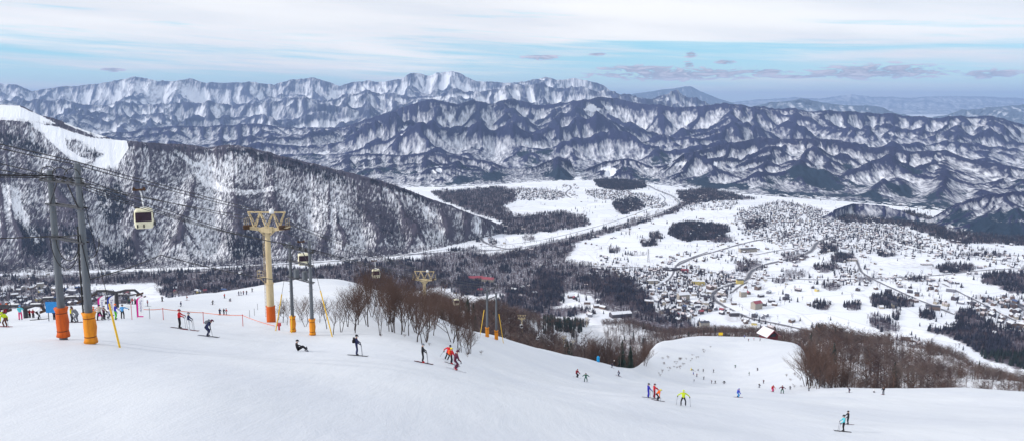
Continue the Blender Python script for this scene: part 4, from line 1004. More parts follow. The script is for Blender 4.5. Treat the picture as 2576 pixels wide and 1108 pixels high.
def near_trees():
    r = np.random.default_rng(77); rr = random.Random(5)
    for px, py, h in [(712,812,3.8),(722,818,3.6),(757,806,3.6),(768,822,4.4),(804,812,3.2),(822,828,4.6),(838,842,4.4),(858,836,4.8),(874,822,5),(893,838,5.2),(700,806,2.6),(775,812,4)]:
        x, y, z = hit(px, py-2, 60); put_tree(x, y, h, rr.randrange(7), rr.uniform(0, 6))
    # the grove beside the piste
    n = 0
    while n < 84:
        px = rr.uniform(855, 1186); a = (px-CX)/F_/(CP+.27*SP)*1.0; t = rr.random()**1.5
        y0 = float(np.interp(px, [850, 925, 1030, 1105, 1190], [92, 93, 95, 94, 112])); y1 = float(np.interp(px, [850, 950, 1100, 1190], [112, 235, 215, 190]))
        y = y0+(y1-y0)*t; h = rr.uniform(4.6, 7.2)*(1+.45*t)*(.72 if px > 1130 else 1)
        if px < 900: h *= .85
        put_tree(a*y, y, h, rr.randrange(7), rr.uniform(0, 6)); n += 1
    # first rows beyond the middle edge and at the right thicket
    n = 0
    while n < 46:
        px = rr.uniform(1480, 1655); a = (px-CX)/F_/(CP+.30*SP); ye = float(np.interp(a, AG, y5)); y = ye*rr.uniform(1.0, 1.25)
        if px > 1615: y = rr.uniform(270, 330)
        put_tree(a*y, y, rr.uniform(6, 10), rr.randrange(7), rr.uniform(0, 6)); n += 1
    for q in range(18):
        x, y, z = hit(rr.uniform(2014, 2075), rr.uniform(958, 978), 60); put_tree(x, y, rr.uniform(8, 14), rr.randrange(7), rr.uniform(0, 6))
    n = 0
    while n < 58:
        px = 2014+560*rr.random()**1.7; a = (px-CX)/F_/(CP+.33*SP); ye = float(np.interp(a, AG, y5)); y = ye*rr.uniform(1.02, 1.35)+8
        h = rr.uniform(7, 14)*float(np.interp(px, [2014, 2060, 2160, 2300, 2400, 2575], [.75, 1.15, 1.05, .65, .35, .22])); put_tree(a*y, y, h, rr.randrange(7), rr.uniform(0, 6)); n += 1
    P = np.array([(t[0], t[1]) for t in NTREE]); Z = quick_z(P[:, 0], P[:, 1]); qx, qy = proj(P[:, 0], P[:, 1], Z)
    # labels: rank along the grove it stands in
    groups = [('bare trees round the padded poles', 0, 12, 'thin bare tree among the transformer poles', 'left'), ('bare trees of the grove beside the piste', 12, 96, 'brown bare tree in the grove beside the piste', 'left'),
              ('bare trees on the edge below the piste', 96, 142, 'reddish bare tree over the middle piste edge', 'left'), ('bare trees of the right thicket', 142, 218, 'tall bare tree in the right thicket', 'left')]
    for g, a, b, d_, _ in groups:
        o_ = sorted(range(a, b), key=lambda i: qx[i])
        for k, i in enumerate(o_):
            x, y, h, v, rz = NTREE[i]; e = empty('bare_tree', (x, y, Z[i]), rz, label='%s, %sfrom its left end' % (d_, ORD[k] or 'first '), cat='tree', group=g)
            e.scale = (h, h, h); link('trunk', RICH[v][0], e); link('crown', RICH[v][1], e)
near_trees()
HT_ = [M_TWIG, pmat('grey_brown_twigs', (.12, .095, .09), .9, 0, .4, .2), pmat('dark_twigs', (.05, .032, .034), .9, 0, .4, .2)]
def hillside_woods():
    r = np.random.default_rng(88)
    B = [[], []]; FR = []
    def scatter(n, pa, pb, ya, yb):
        px = r.uniform(pa, pb, n); a = (px-CX)/F_/(CP+.29*SP); y = np.sqrt(r.random(n)*(yb**2-ya**2)+ya**2); return px, a*y, y
    for (pa, pb, ya, yb, dens) in [(905,1250,330,640,13),(1190,1660,212,600,13),(1180,1660,600,1300,20),(1640,2080,600,1250,20),(2012,2800,185,760,10)]:
        a_ = (pb-pa)/F_*(yb**2-ya**2)/2/dens; px, x, y = scatter(int(a_), pa, pb, ya, yb)
        ye = np.interp(x/y, AG, y5); m = y > ye*1.03
        z = quick_z(x, y); qx, qy = proj(x, y, z)
        strip = inpoly(qx, qy, [(1488,812),(1515,815),(1522,850),(1520,886),(1462,886),(1452,850),(1465,828)]) & (y > 700)
        m &= ~strip & (z > ZV+4); gap = fbm(x/40, y/40, 3, 15); m &= gap > (-.30 if pa < 2000 else -.2)
        m &= ~((qx > 1640) & (qx < 2012) & (y < ye*1.06))
        sn = inpoly(qx, qy, [(2235,868),(2330,868),(2330,900),(2250,905)]); m &= ~(sn & (r.random(len(x)) < .8))
        low = np.interp(qx, [0, 1990, 2050, 2200, 2320, 2400, 2575], [1, 1, 1.2, 1.05, .8, .62, .55])
        far = y > 520
        m &= ~((qx < 2300) & (pa > 2000) & (r.random(len(x)) < .2))
        f = m & (((fbm(x/60, y/60, 3, 19)+.25*r.standard_normal(len(x))) > .85) | (inpoly(qx, qy, [(1365,790),(1460,785),(1470,835),(1365,840)]) & (y > 700) & (r.random(len(x)) < .35)))
        m &= ~f
        for k, mm in enumerate((m & ~far, m & far)): B[k].append(np.c_[x[mm], y[mm], z[mm], low[mm]])
        FR.append(np.c_[x[f], y[f], z[f], low[f]])
    for k, (nt, tr, hs) in enumerate(((26, .011, (6.0, 10.5)), (12, .019, (7, 11)))):
        P = np.concatenate(B[k])
        for q, ix in enumerate(np.array_split(r.permutation(len(P)), 3)):
            me = fastmesh('hillside_woods', *tree_template(90+q+9*k, nt, trunk=tr, spread=.32), P[ix, :3], r.uniform(hs[0]*.7, hs[1]*1.1, len(ix))*P[ix, 3], r.uniform(0, 6.28, len(ix)), [HT_[(q+k) % 3]])
            tag(link('hillside_woods', me), ('dense red brown bare woods on the slope just below the piste', 'bare brown woods on the lower hillside')[k], kind='stuff')
    P = np.concatenate(FR)
    me = fastmesh('hillside_evergreens', *fir_template(5, 7, 7, .2), P[:, :3], r.uniform(8, 13, len(P))*P[:, 3], r.uniform(0, 6.28, len(P)), [M_FIRB]); tag(link('hillside_evergreens', me), 'dark evergreens scattered through the brown hillside woods', kind='stuff')
hillside_woods()
def bushes():
    rr = random.Random(9)
    spots = [(1705+d*6+rr.uniform(-4, 4), 918-d*2.9+rr.uniform(-9, 9)) for d in range(-8, 14)]+[(rr.uniform(1665, 1740), rr.uniform(900, 928)) for _ in range(14)]+[(rr.uniform(1975, 2030), rr.uniform(930, 974)) for _ in range(12)]+[(1018,846),(1080,868),(1155,885),(1175,896),(1210,890),(958,846)]
    g = 'low twiggy bushes poking out of the snow'; rec = []
    for px, py in spots:
        x, y, z = hit(px, py, 60); rec.append((px, x, y, z))
    rec.sort()
    for k, (px, x, y, z) in enumerate(rec):
        s_ = rr.uniform(.5, 1.5) if y > 150 else rr.uniform(.4, .8)
        o = link('bush', BUSHM[k % 2], None, (x, y, z), rr.uniform(0, 6)); o.scale = (s_*1.3, s_*1.3, s_)
        tag(o, 'low leafless bush in the open snow, %sfrom the left' % (ORD[k] or 'first '), 'bush', g)
bushes()
# ================================================================ lift towers, poles, cabins
M_BEIGE = pmat('beige_paint', (.56, .45, .27), .55, 0, .14, 1.2); M_BEIGE_D = pmat('weathered_beige', (.42, .34, .22), .6, 0, .2, 2)
def stained(name, col, dark):
    m = bpy.data.materials.new(name); m.use_nodes = True; t = NT(m); s_ = t.noise(t.pos((3.5, 3.5, .22)), 1.0, 5, .7); f = t.noise(t.pos((9, 9, 9)), 1.0, 4, .7)
    c = t.mix(t.ramp(s_, .5, .72), col, dark); c = t.mix(t.math('MULTIPLY', t.ramp(f, .55, .75), .4), c, (.25, .14, .07)); t.out(c, .6); return m
M_BEIGE = stained('stained_beige_paint', (.56, .45, .27), (.33, .26, .16)); M_SHEAVE = pmat('greasy_brown_rubber', (.07, .035, .02), .7, 0, .4, 6); M_STEEL = stained('galvanised_steel', (.115, .13, .15), (.06, .065, .075)); M_STEELD = pmat('dark_steel', (.05, .05, .06), .5, .3, .3, 3)
M_PADO = stained('orange_padding', (.58, .10, .008), (.36, .06, .01)); M_PADY = stained('yellow_orange_padding', (.70, .25, .01), (.48, .15, .01)); M_STRAP = pmat('dark_strap', (.12, .03, .01), .7)
M_WIRE = pmat('black_wire', (.02, .02, .025), .5, .4); M_YEL = pmat('yellow_sleeve', (.72, .44, .03), .5); M_WHITE = pmat('white_plastic', (.75, .76, .78), .5)
M_CAB = pmat('cream_cabin_paint', (.72, .68, .50), .35, 0, .06, 2); M_CABW = pmat('white_cabin_paint', (.70, .72, .74), .35, 0, .06, 2); M_GLS = pmat('dark_cabin_glass', (.035, .02, .035), .12, 0, .3, 1); M_BLK = pmat('black_rubber', (.02, .02, .02), .6)
def tower(label, px, py, dist, H, lat=False, rz=-.08, base=None, pad=False, z0=None, detail=True, grp='beige gondola towers'):
    x, y, z = at(px, py, dist); x, y, ztop = float(x), float(y), float(z); zb = ztop-H
    e = empty('gondola_tower', (x, y, zb), rz, label=label, cat='lift tower', group=grp)
    hb = H-2.6; b = MB()
    if lat:
        k = H*.42
        for sx in (-1, 1):
            for sy in (-1, 1): b.bar((sx*1.9, sy*1.2, -6), (sx*.45, sy*.3, k), .28)
            b.bar((sx*1.2, -1, k*.35), (sx*-.8, -.5, k*.75), .14)
        b.bar((-1.3, -.8, k*.35), (1.3, -.8, k*.35), .16); b.tube([(0, 0, k-1), (0, 0, hb)], [.5, .42], 10)
    else:
        b.tube([(0, 0, -4), (0, 0, H*.34)], [.54, .51], 14); b.tube([(0, 0, H*.34), (0, 0, H*.34+.14)], .60, 14); b.tube([(0, 0, H*.34+.14), (0, 0, hb)], [.42, .37], 14)
    b.build('pole', M_BEIGE, e, smooth=False)
    b = MB()
    # head: tapering box beam
    for s_ in (-1, 1):
        b.bar((0, 0, hb+.05), (s_*2.6, 0, hb+.35), .5, .42); b.bar((s_*.35, 0, hb-.7), (s_*1.2, 0, hb+.1), .22)
    b.box((0, 0, hb+.1), (1.6, .8, .75)); b.build('crossarm', M_BEIGE, e)
    b = MB(); zt = hb+2.55; z1 = hb+.5
    b.bar((-2.75, 0, zt), (2.75, 0, zt), .14, .2)
    for sy in (-.45, .45):
        xs = [-2.6, -1.75, -.95, 0, .95, 1.75, 2.6]
        for k in range(6): b.bar((xs[k], sy*(1 if k % 2 else .3), zt if k % 2 == 0 else z1), (xs[k+1], sy*(.3 if k % 2 else 1), z1 if k % 2 == 0 else zt), .13)
    b.build('top_frame', M_BEIGE, e)
    for s_ in (-1, 1):
        sh = MB(); sh.bar((s_*2.55, -1.9, hb+.55), (s_*2.55, 1.9, hb+.02), .2, .34)
        for k in range(8):
            yy = -1.8+k*.51; zz = hb+.78-(yy+1.8)*.14; sh.tube([(s_*2.55-.1, yy, zz), (s_*2.55+.1, yy, zz)], .24, 10)
        sh.build('sheave_train', M_SHEAVE, e)
        if detail:
            p = MB()
            for q in (0, .7, 1.4): p.bar((s_*3.0, -.7+q, hb+.5), (s_*3.0, -.7+q, hb+1.7), .05)
            for zz in (1.1, 1.7): p.bar((s_*3.0, -.7, hb+zz), (s_*3.0, .7, hb+zz), .05)
            p.box((s_*2.95, 0, hb+.48), (.5, 1.6, .05)); p.build('service_platform', M_BEIGE_D, e)
    if detail:
        l = MB(); 
        for s_ in (-.2, .2): l.bar((-.72+0*s_, s_-.0, .5), (-.62, s_, hb), .04)
        for k in range(int(hb/.5)): l.bar((-.71+.1*k*.5/hb, -.2, .6+k*.5), (-.71+.1*k*.5/hb, .2, .6+k*.5), .035)
        l.build('ladder', M_BEIGE_D, e)
        p = MB(); zz = H*.40; p.box((-1.1, 0, zz), (1.0, 1.0, .06))
        for q in ((-1.55, -.45), (-1.55, .45), (-.75, -.45)): p.bar((q[0], q[1], zz), (q[0], q[1], zz+1.05), .05)
        for h_ in (.55, 1.05): p.bar((-1.55, -.45, zz+h_), (-1.55, .45, zz+h_), .05); p.bar((-1.55, -.45, zz+h_), (-.75, -.45, zz+h_), .05)
        p.bar((-1.5, 0, zz), (-.55, 0, zz-.9), .07); p.build('landing', M_BEIGE_D, e)
        w = MB(); w.tube([(.95, -.55, zt-.1), (.95, -.55, zt+.45)], [.34, .30], 12); w.tube([(.95, -.55, zt+.45), (.95, -.55, zt+.6)], [.3, .1], 12); w.build('loudspeaker_horn', M_WHITE, e, smooth=True)
    if pad:
        p = MB(); p.tube([(0, 0, -.5), (0, 0, .2), (0, 0, 1.9), (0, 0, 2.1)], [.62, .64, .62, .68], 14); p.build('padding', M_PADO, e, smooth=True)
    return e
XB, YB, ZB = hit(665, 809, 80); T1D = YB
HT1 = (809-533)*YB/F_*1.02; print('YB', YB)
_k = YB/112; e_ = tower('tall beige gondola tower with orange padding at its foot', 670, 533, YB, HT1/_k, pad=True); e_.scale = (_k, _k, _k); e_.location.z = float(at(670, 533, YB)[2])-HT1
tower('beige gondola tower rising out of the brown grove', 1067, 681, 211, 17, rz=-.1)
tower('beige gondola tower on splayed lattice legs below the grove', 1312, 791, 500, 16, lat=True, detail=False)
tower('small beige gondola tower on splayed legs, left of the paired cabins', 1418, 843, 780, 15, lat=True, detail=False)
tower('smallest beige gondola tower between two cabins', 1441, 853, 900, 16, detail=False)
tower('lone beige gondola tower on top of the snowy knoll', 1476, 796, 1120, 14, detail=False)
def cabin(label, px, py, dist, rz=.5, s=1.0, mat=None, hang=2.0, lod=0):
    """cabin whose body centre is seen at (px, py)"""
    x, y, z = [float(q) for q in at(px, py, dist)]; e = empty('gondola_cabin', (x, y, z-.97), rz, label=label, cat='gondola cabin', group='gondola cabins hanging from the rope')
    mat = mat or M_CAB
    def shell(k, z0, z1, n=24):
        b = MB(); V = []; prof = [(z0, .80), (z0+.15, .93), (z0+.75, 1.0), (z0+1.4, .99), (z1-.25, .93), (z1-.06, .80), (z1, .55)]
        for zz, q in prof:
            for i in range(n):
                t = 2*math.pi*i/n; c, s_ = math.cos(t), math.sin(t); pw = .38
                V.append((math.copysign(abs(c)**pw, c)*.98*q*k, math.copysign(abs(s_)**pw, s_)*.85*q*k, zz))
        Fs = [(j*n+i, j*n+(i+1) % n, (j+1)*n+(i+1) % n, (j+1)*n+i) for j in range(len(prof)-1) for i in range(n)]; Fs += [tuple(range(n))[::-1], tuple((len(prof)-1)*n+i for i in range(n))]
        b.add(V, Fs); return b
    shell(1, 0, 2.1).build('body', mat, e, smooth=False)
    for sgn, nm in ((-1, 'window'), (1, 'window')):
        b = MB(); b.box((0, sgn*.86, 1.27), (1.58, .05, .98)); b.build(nm, M_GLS, e, bevel=.015)
    for sgn in (-1, 1):
        b = MB(); b.box((sgn*.985, -.32, 1.35), (.04, .5, .62)); b.build('window', M_GLS, e); b = MB(); b.box((sgn*.985, .32, 1.35), (.04, .5, .62)); b.build('window', M_GLS, e)
    if lod == 0:
        b = MB(); b.box((1.0, 0, .38), (.22, 1.2, .06)); b.box((1.0, 0, .62), (.22, 1.2, .06))
        for k in (-.5, -.17, .17, .5): b.box((1.06, k, .45), (.14, .1, .42))
        b.build('ski_rack', M_STEELD, e)
        b = MB(); 
        for k in (-.62, 0): b.box((k, -.86, .3), (.12, .12, .36))
        b.build('bumper', M_BLK, e)
        b = MB(); b.bar((.15, 0, 2.12), (-.9, 0, 2.2), .22, .1); b.build('roof_fitting', M_BLK, e)
    b = MB(); b.tube([(0, 0, 2.05), (.02, 0, 2.3), (-.12, 0, 2.1+hang*.8), (-.3, 0, 2.1+hang)], .07 if lod == 0 else .1, 8); b.box((0, 0, 2.15), (.7, .3, .12)); b.build('hanger', M_WHITE, e)
    b = MB(); b.box((-.3, 0, 2.1+hang), (1.3, .22, .2)); b.tube([(-.8, -.1, 2.25+hang), (-.8, .1, 2.25+hang)], .14, 8); b.tube([(.2, -.1, 2.25+hang), (.2, .1, 2.25+hang)], .14, 8); b.build('grip', M_SHEAVE, e)
    e.scale = (.92, .92, .92)
    return e, (x, y, z+1.1+hang)
CABS = [('nearest cream gondola cabin with large dark windows',362,548,79,.38,0),('gondola cabin seen between the two transformer poles',763,650,128,.3,0),('cream gondola cabin with red tinted glass above the grove',945,686,175,.3,0),
 ('pale gondola cabin half hidden in the brown trees',1147,758,240,.3,0),('grey gondola cabin beside the far padded poles',1262,812,420,.3,1),('cabin passing in front of the lattice legged tower',1311,819,430,.3,1),('cabin just behind the lattice legged tower leg',1322,835,560,.3,1),
 ('white cabin low over the brown wood right of the lattice tower',1352,849,450,.3,1),('empty looking grey cabin left of a white one',1380,870,560,.3,1),('white cabin left of the small splayed tower',1403,873,500,.3,1),('cabin in front of the small splayed tower',1421,868,620,.3,1),
 ('upper of two stacked cabins by the smallest tower',1435,870,700,.3,1),('lower of two stacked cabins by the smallest tower',1433,877,640,.3,1),('cabin right of the smallest tower',1447,874,700,.3,1),('upper dark cabin over the snow strip',1472,840,900,.3,1),('dark cabin at the left side of the snow strip',1462,850,900,.3,1),('white cabin over the middle of the snow strip',1469,855,800,.3,1),('dark cabin at the foot of the snow strip',1464,875,850,.3,1)]
cabtop = []
for lb, px, py, d, rz, lod in CABS: e, tp = cabin(lb, px, py, d, rz, lod=lod, mat=M_CABW if lod else M_CAB); cabtop.append(tp)
def cable(label, pts, rad, sag=.02, mat=None, cat='cable', group=None, name='cable', world=False):
    P = [Vector(p) if world else Vector([float(q) for q in at(*p)]) for p in pts]; Q = []
    for a, c in zip(P[:-1], P[1:]):
        L = (c-a).length; n = 14
        for k in range(n): t = k/n; q = a.lerp(c, t); q.z -= 4*sag*L*t*(1-t)*.5; Q.append(q)
    Q.append(P[-1]); b = MB(); b.tube(Q, rad, 4); return tag(b.build(name, mat or M_WIRE, None, smooth=True), label, cat, group)
G = 'ropes of the gondola lift'
cable('haul rope carrying the nearest cabin to the tall tower', [(-260,352,46)]+[(362-6,494,79),(634,557,T1D)], .035, 0, group=G, cat='rope', name='haul_rope')
cable('haul rope from the tall tower down to the grove tower', [(634,557,T1D),(763-2,601,128),(943,647,175),(1043,688,211)], .035, .006, group=G, cat='rope', name='haul_rope')
cable('haul rope from the grove tower towards the valley', [(1043,688,211),(1146,724,240),(1260,795,420),(1302,801,500),(1352,833,560),(1412,848,780),(1437,858,900),(1474,800,1120)], .05, .004, group=G, cat='rope', name='haul_rope')
cable('return rope on the right side of the tall tower', [(-260,375,46),(717,560,T1D),(1091,688,211),(1322,801,500),(1424,848,780),(1478,800,1120)], .035, .006, group=G, cat='rope', name='haul_rope')
cable('upper signal cable over the tall tower', [(-260,300,46),(180,404,66),(660,531,T1D),(1067,681,211),(1312,791,500)], .04, .004, group=G, cat='rope', name='signal_cable')
cable('second signal cable just under the first', [(-260,314,46),(180,412,66),(640,532,T1D),(1050,681,211)], .04, .005, group=G, cat='rope', name='signal_cable')
def padding(e, r0, h, mat, z=.25, flare=1.25):
    b = MB(); b.tube([(0, 0, z), (.02, 0, z+h*.12), (0, .0, z+h*.2), (.03, 0, z+h*.5), (0, 0, z+h*.82), (0, 0, z+h*.9), (0, 0, z+h)], [r0*1.2, r0*1.08, r0, r0*1.12, r0, r0*1.08, r0*flare], 14); p = b.build('padding', mat, e, smooth=True)
    for q in (.2, .82):
        s_ = MB(); s_.tube([(0, 0, z+h*q-.03), (0, 0, z+h*q+.03)], r0*1.03, 14); s_.build('strap', M_STRAP, p)
def steel_pole(label, px, py, H, r0, padm, padh, padz, ymin, dark_pipe=False, grp='grey padded power poles'):
    x, y, z = hit(px, py, ymin); e = empty('power_pole', (x, y, z), 0, label=label, cat='pole', group=grp)
    b = MB(); n = 7
    for k in range(n):
        z0, z1 = -1.5+(H+1.5)*k/n, -1.5+(H+1.5)*(k+1)/n; ra = r0*(1-.35*k/n); b.tube([(0, 0, z0), (0, 0, z1)], [ra, ra*.955], 14)
    b.build('shaft', M_STEEL, e, smooth=False)
    st = MB()
    for k in range(int(H/.45)):
        zz = 2.4+k*.45
        if zz > H-.3: break
        st.bar((0, 0, zz), ((.42 if k % 2 else -.42)*r0/.3, 0, zz), .03)
    st.build('climbing_pegs', M_STEELD, e)
    padding(e, r0*1.35, padh, padm, padz)
    if dark_pipe:
        d = MB(); d.tube([(-r0*1.15, -.1, .3), (-r0*1.1, -.1, H*.45), (-r0*.9, -.05, H*.66)], .06, 6); d.build('conduit', M_BLK, e)
    return e, Vector((x, y, z))
def bell(b, p, up=True):
    for k in range(4): b.tube([Vector(p)+Vector((0, 0, .09*k)), Vector(p)+Vector((0, 0, .09*k+.05))], .13-.012*k, 8)
def h_frame(kind, A, Bp, H, arms, label, scale=1.0, transformers=False):
    """crossarms bolted between two poles"""
    e = empty('crossarm_frame', A, 0, label=label, cat='crossarms'); D = Bp-A; u = Vector((D.x, D.y, 0)).normalized(); L = Vector((D.x, D.y, 0)).length
    for z, ext in arms:
        b = MB(); o_ = Vector((0, 0, z)); b.bar(o_-u*ext+Vector((0, -.3, 0)), o_+u*(L+ext)+Vector((0, -.3, 0)), .12*scale, .1*scale); b.bar(o_-u*ext+Vector((0, .3, 0)), o_+u*(L+ext)+Vector((0, .3, 0)), .12*scale, .1*scale); b.build('crossarm', M_STEELD, e)
    b = MB()
    if len(arms) > 1:
        za, zb_ = arms[0][0], arms[1][0]; b.bar(Vector((0, -.3, zb_)), u*(L*.32)+Vector((0, -.3, za)), .07); b.bar(u*L+Vector((0, -.3, zb_)), u*(L*.68)+Vector((0, -.3, za)), .07)
    if len(b.v): b.build('brace', M_STEELD, e)
    for t in (-.25, .2, .55, .85, 1.2):
        b = MB(); bell(b, u*(L*t)+Vector((0, -.3, arms[0][0]+.08))); b.build('insulator', M_BLK if scale > .9 else M_STEELD, e)
    if transformers:
        for t in (.3, .72):
            b = MB(); q = u*(L*t)+Vector((0, 0, arms[2][0]+.1)); b.tube([q, q+Vector((0, 0, .95))], [.34, .34], 12); b.tube([q+Vector((0, 0, .95)), q+Vector((0, 0, 1.05))], [.36, .2], 12); b.bar(q+Vector((-.1, 0, 1)), q+Vector((-.15, 0, 1.35)), .07); b.bar(q+Vector((.12, 0, 1)), q+Vector((.15, 0, 1.35)), .07); b.build('transformer', M_STEEL, e, smooth=False)
    return e, u, L
e1, A1 = steel_pole('leftmost thick grey pole wrapped in dark orange padding', 160, 853, 12.0, .28, M_PADO, 2.1, .25, 30); e2, B1 = steel_pole('thick grey pole wrapped in yellow orange padding', 229, 863, 12.3, .28, M_PADY, 2.1, .1, 30, True)
_, U1, L1 = h_frame(0, A1, B1, 12, [(11.3, 1.2), (9.7, .6), (7.4, .4)], 'crossarms and insulators between the two thick left poles')
e3, A2 = steel_pole('slim grey pole left of the transformers', 737, 834, 11.2, .24, M_PADY, 1.9, .1, 60); e4, B2 = steel_pole('slim grey pole right of the transformers', 786, 842, 11.4, .25, M_PADY, 1.9, .1, 60)
_, U2, L2 = h_frame(0, A2, B2, 11, [(10.5, .9), (8.9, .7), (6.9, .7)], 'crossarm rack carrying two grey transformers', 1, True)
e5, A3 = steel_pole('farthest grey pole left of its twin on the piste edge', 1225, 846, 10.2, .28, M_PADY, 2.0, .1, 120); e6, B3 = steel_pole('farthest grey pole right of its twin on the piste edge', 1248, 853, 10.4, .28, M_PADY, 2.0, .1, 120)
_, U3, L3 = h_frame(0, A3, B3, 10, [(9.8, .9), (8.0, .4)], 'crossarms joining the two farthest poles', .8)
G = 'power lines strung between the pole pairs'
for k, t in enumerate((-.25, .2, .55, 1.2)):
    p1 = A1+U1*(L1*t)+Vector((0, -.3, 11.75)); p2 = A2+U2*(L2*t)+Vector((0, -.3, 10.95)); p3 = A3+U3*(L3*t)+Vector((0, -.3, 10.25)); p0 = p1+Vector((-40, -6, .9+.3*k))
    nm = ('outer left', 'inner left', 'inner right', 'outer right')[k]
    cable('%s power wire leaving the picture past the thick poles' % nm, [p0, p1], .028, .01, group=G, cat='wire', name='power_line', world=True)
    cable('%s power wire from the thick poles to the transformers' % nm, [p1, p2], .026, .03, group=G, cat='wire', name='power_line', world=True)
    if k != 1: cable('%s power wire from the transformers to the farthest poles' % nm, [p2, p3], .035, .02, group=G, cat='wire', name='power_line', world=True)
cable('thick communication cable below the crossarms', [A1+Vector((-40, -2, 7.6)), A1+Vector((0, -.35, 7.5)), B1+Vector((0, -.35, 7.6)), B1+Vector((.5, -.4, 4.6)), Vector([float(q) for q in at(405, 640, 66)]), A2+Vector((0, -.3, 6.4))], .04, .02, group=G, cat='wire', name='power_line', world=True)
# drooping jumper loops under the arms
for k, (dx_, w, dp) in enumerate(((.9, 1.0, 2.2), (1.1, .8, 1.6), (2.6, .7, 1.4))):
    c = A1+Vector((dx_, -.45, 7.4)); pts = [c+Vector((w*math.cos(t), 0, -dp*math.sin(t))) for t in np.linspace(0, 3.14, 12)]
    b = MB(); b.tube(pts, .03, 5); tag(b.build('cable_loop', M_BLK, None), 'black slack cable loop hanging %s between the thick poles' % ('widest', 'in the middle', 'closest to the right pole')[k], 'cable', 'slack cable loops')
for k in range(3):
    c = A1+U1*(L1*(.1+.42*k))+Vector((0, -.5, 11.9)); pts = [c+Vector((.5*math.cos(t), 0, .45*math.sin(t))) for t in np.linspace(0, 3.14, 10)]
    b = MB(); b.tube(pts, .03, 5); tag(b.build('jumper_wire', M_BLK, None), 'small arched jumper wire over the %s insulator of the thick poles' % ('left', 'middle', 'right')[k], 'wire', 'arched jumper wires')
def guy(label, foot, top, s0, s1, ymin=30):
    x, y, z = hit(foot[0], foot[1], ymin); f = Vector((x, y, z-.1)); e = empty('guy_wire', f, 0, label=label, cat='guy wire'); d = top-f
    b = MB(); b.tube([(0, 0, 0), d], .022, 4); b.build('wire', M_WIRE, e); b = MB(); b.tube([d*s0, d*s1], .07, 8); b.build('sleeve', M_YEL, e)
guy('yellow sleeved guy wire slanting beside the thick poles', (302, 873), B1+Vector((0, 0, 11.4)), .0, .27)
guy('long yellow sleeved guy wire left of the transformer poles', (693, 831), A2+Vector((0, 0, 10.6)), .0, .45, 60); guy('short yellow sleeved guy wire close to the transformer pole', (733, 836), A2+Vector((.2, 0, 9)), .0, .25, 60)
guy('yellow sleeved guy wire right of the transformer poles', (836, 846), B2+Vector((0, 0, 10.6)), .0, .52, 60)
guy('yellow sleeved guy wire right of the farthest poles', (1266, 862), B3+Vector((0, 0, 9.8)), .0, .62, 120); guy('yellow sleeved guy wire left of the farthest poles', (1206, 850), A3+Vector((0, 0, 9.8)), .1, .6, 120)
# ---- rope fence
M_ORG = pmat('orange_rope', (.72, .16, .07), .7); M_RED = pmat('red_post', (.45, .06, .07), .6)
FP = []
for k, (px, py) in enumerate([(411, 803), (512, 812), (611, 819)]):
    x, y, z = hit(px, py, 60); b = MB(); b.tube([(0, 0, -.2), (0, 0, 1.55)], .045, 6); b.tube([(0, 0, 1.5), (0, 0, 1.6)], .07, 6); tag(b.build('fence_post', M_RED, None, loc=(x, y, z)), 'thin red fence post, %s of the three' % ('leftmost', 'middle', 'rightmost')[k], 'fence post', 'posts of the orange rope fence'); FP.append(Vector((x, y, z+1.5)))
x, y, z = hit(692, 826, 60); FE = Vector((x, y, z+.4)); x, y, z = hit(363, 800, 60); F0 = Vector((x, y, z+1.2))
cable('orange rope line strung from post to post across the piste', [F0]+FP+[FE], .04, .035, M_ORG, 'rope fence', None, 'rope_fence', True)
b = MB(); x, y, z = hit(702, 829, 60); b.tube([(0, 0, 0), (0, 0, .9)], .12, 8); b.box((0, 0, .75), (.5, .2, .4)); tag(b.build('rope_winch', M_RED, None, loc=(x, y, z)), 'small red rope reel standing at the end of the rope fence', 'reel')
for k, (px, py, h) in enumerate([(689, 800, 1.2), (332, 803, 2.2), (377, 801, 1.5), (640, 792, 1.2), (648, 778, 1.2), (628, 797, 1.2)]):
    x, y, z = hit(px, py, 60); b = MB(); b.tube([(0, 0, -.2), (0, 0, h)], .035, 6); tag(b.build('marker_pole', M_RED if k < 2 else M_STEEL, None, loc=(x, y, z)), ('thin marker pole just left of the rope reel', 'dark red pole right of the instructor', 'short grey stake right of the pink banner', 'thin stake on the piste left of the tall tower', 'thin stake farther up left of the tall tower', 'low stake by the rope left of the tower')[k], 'marker pole', 'thin marker poles')
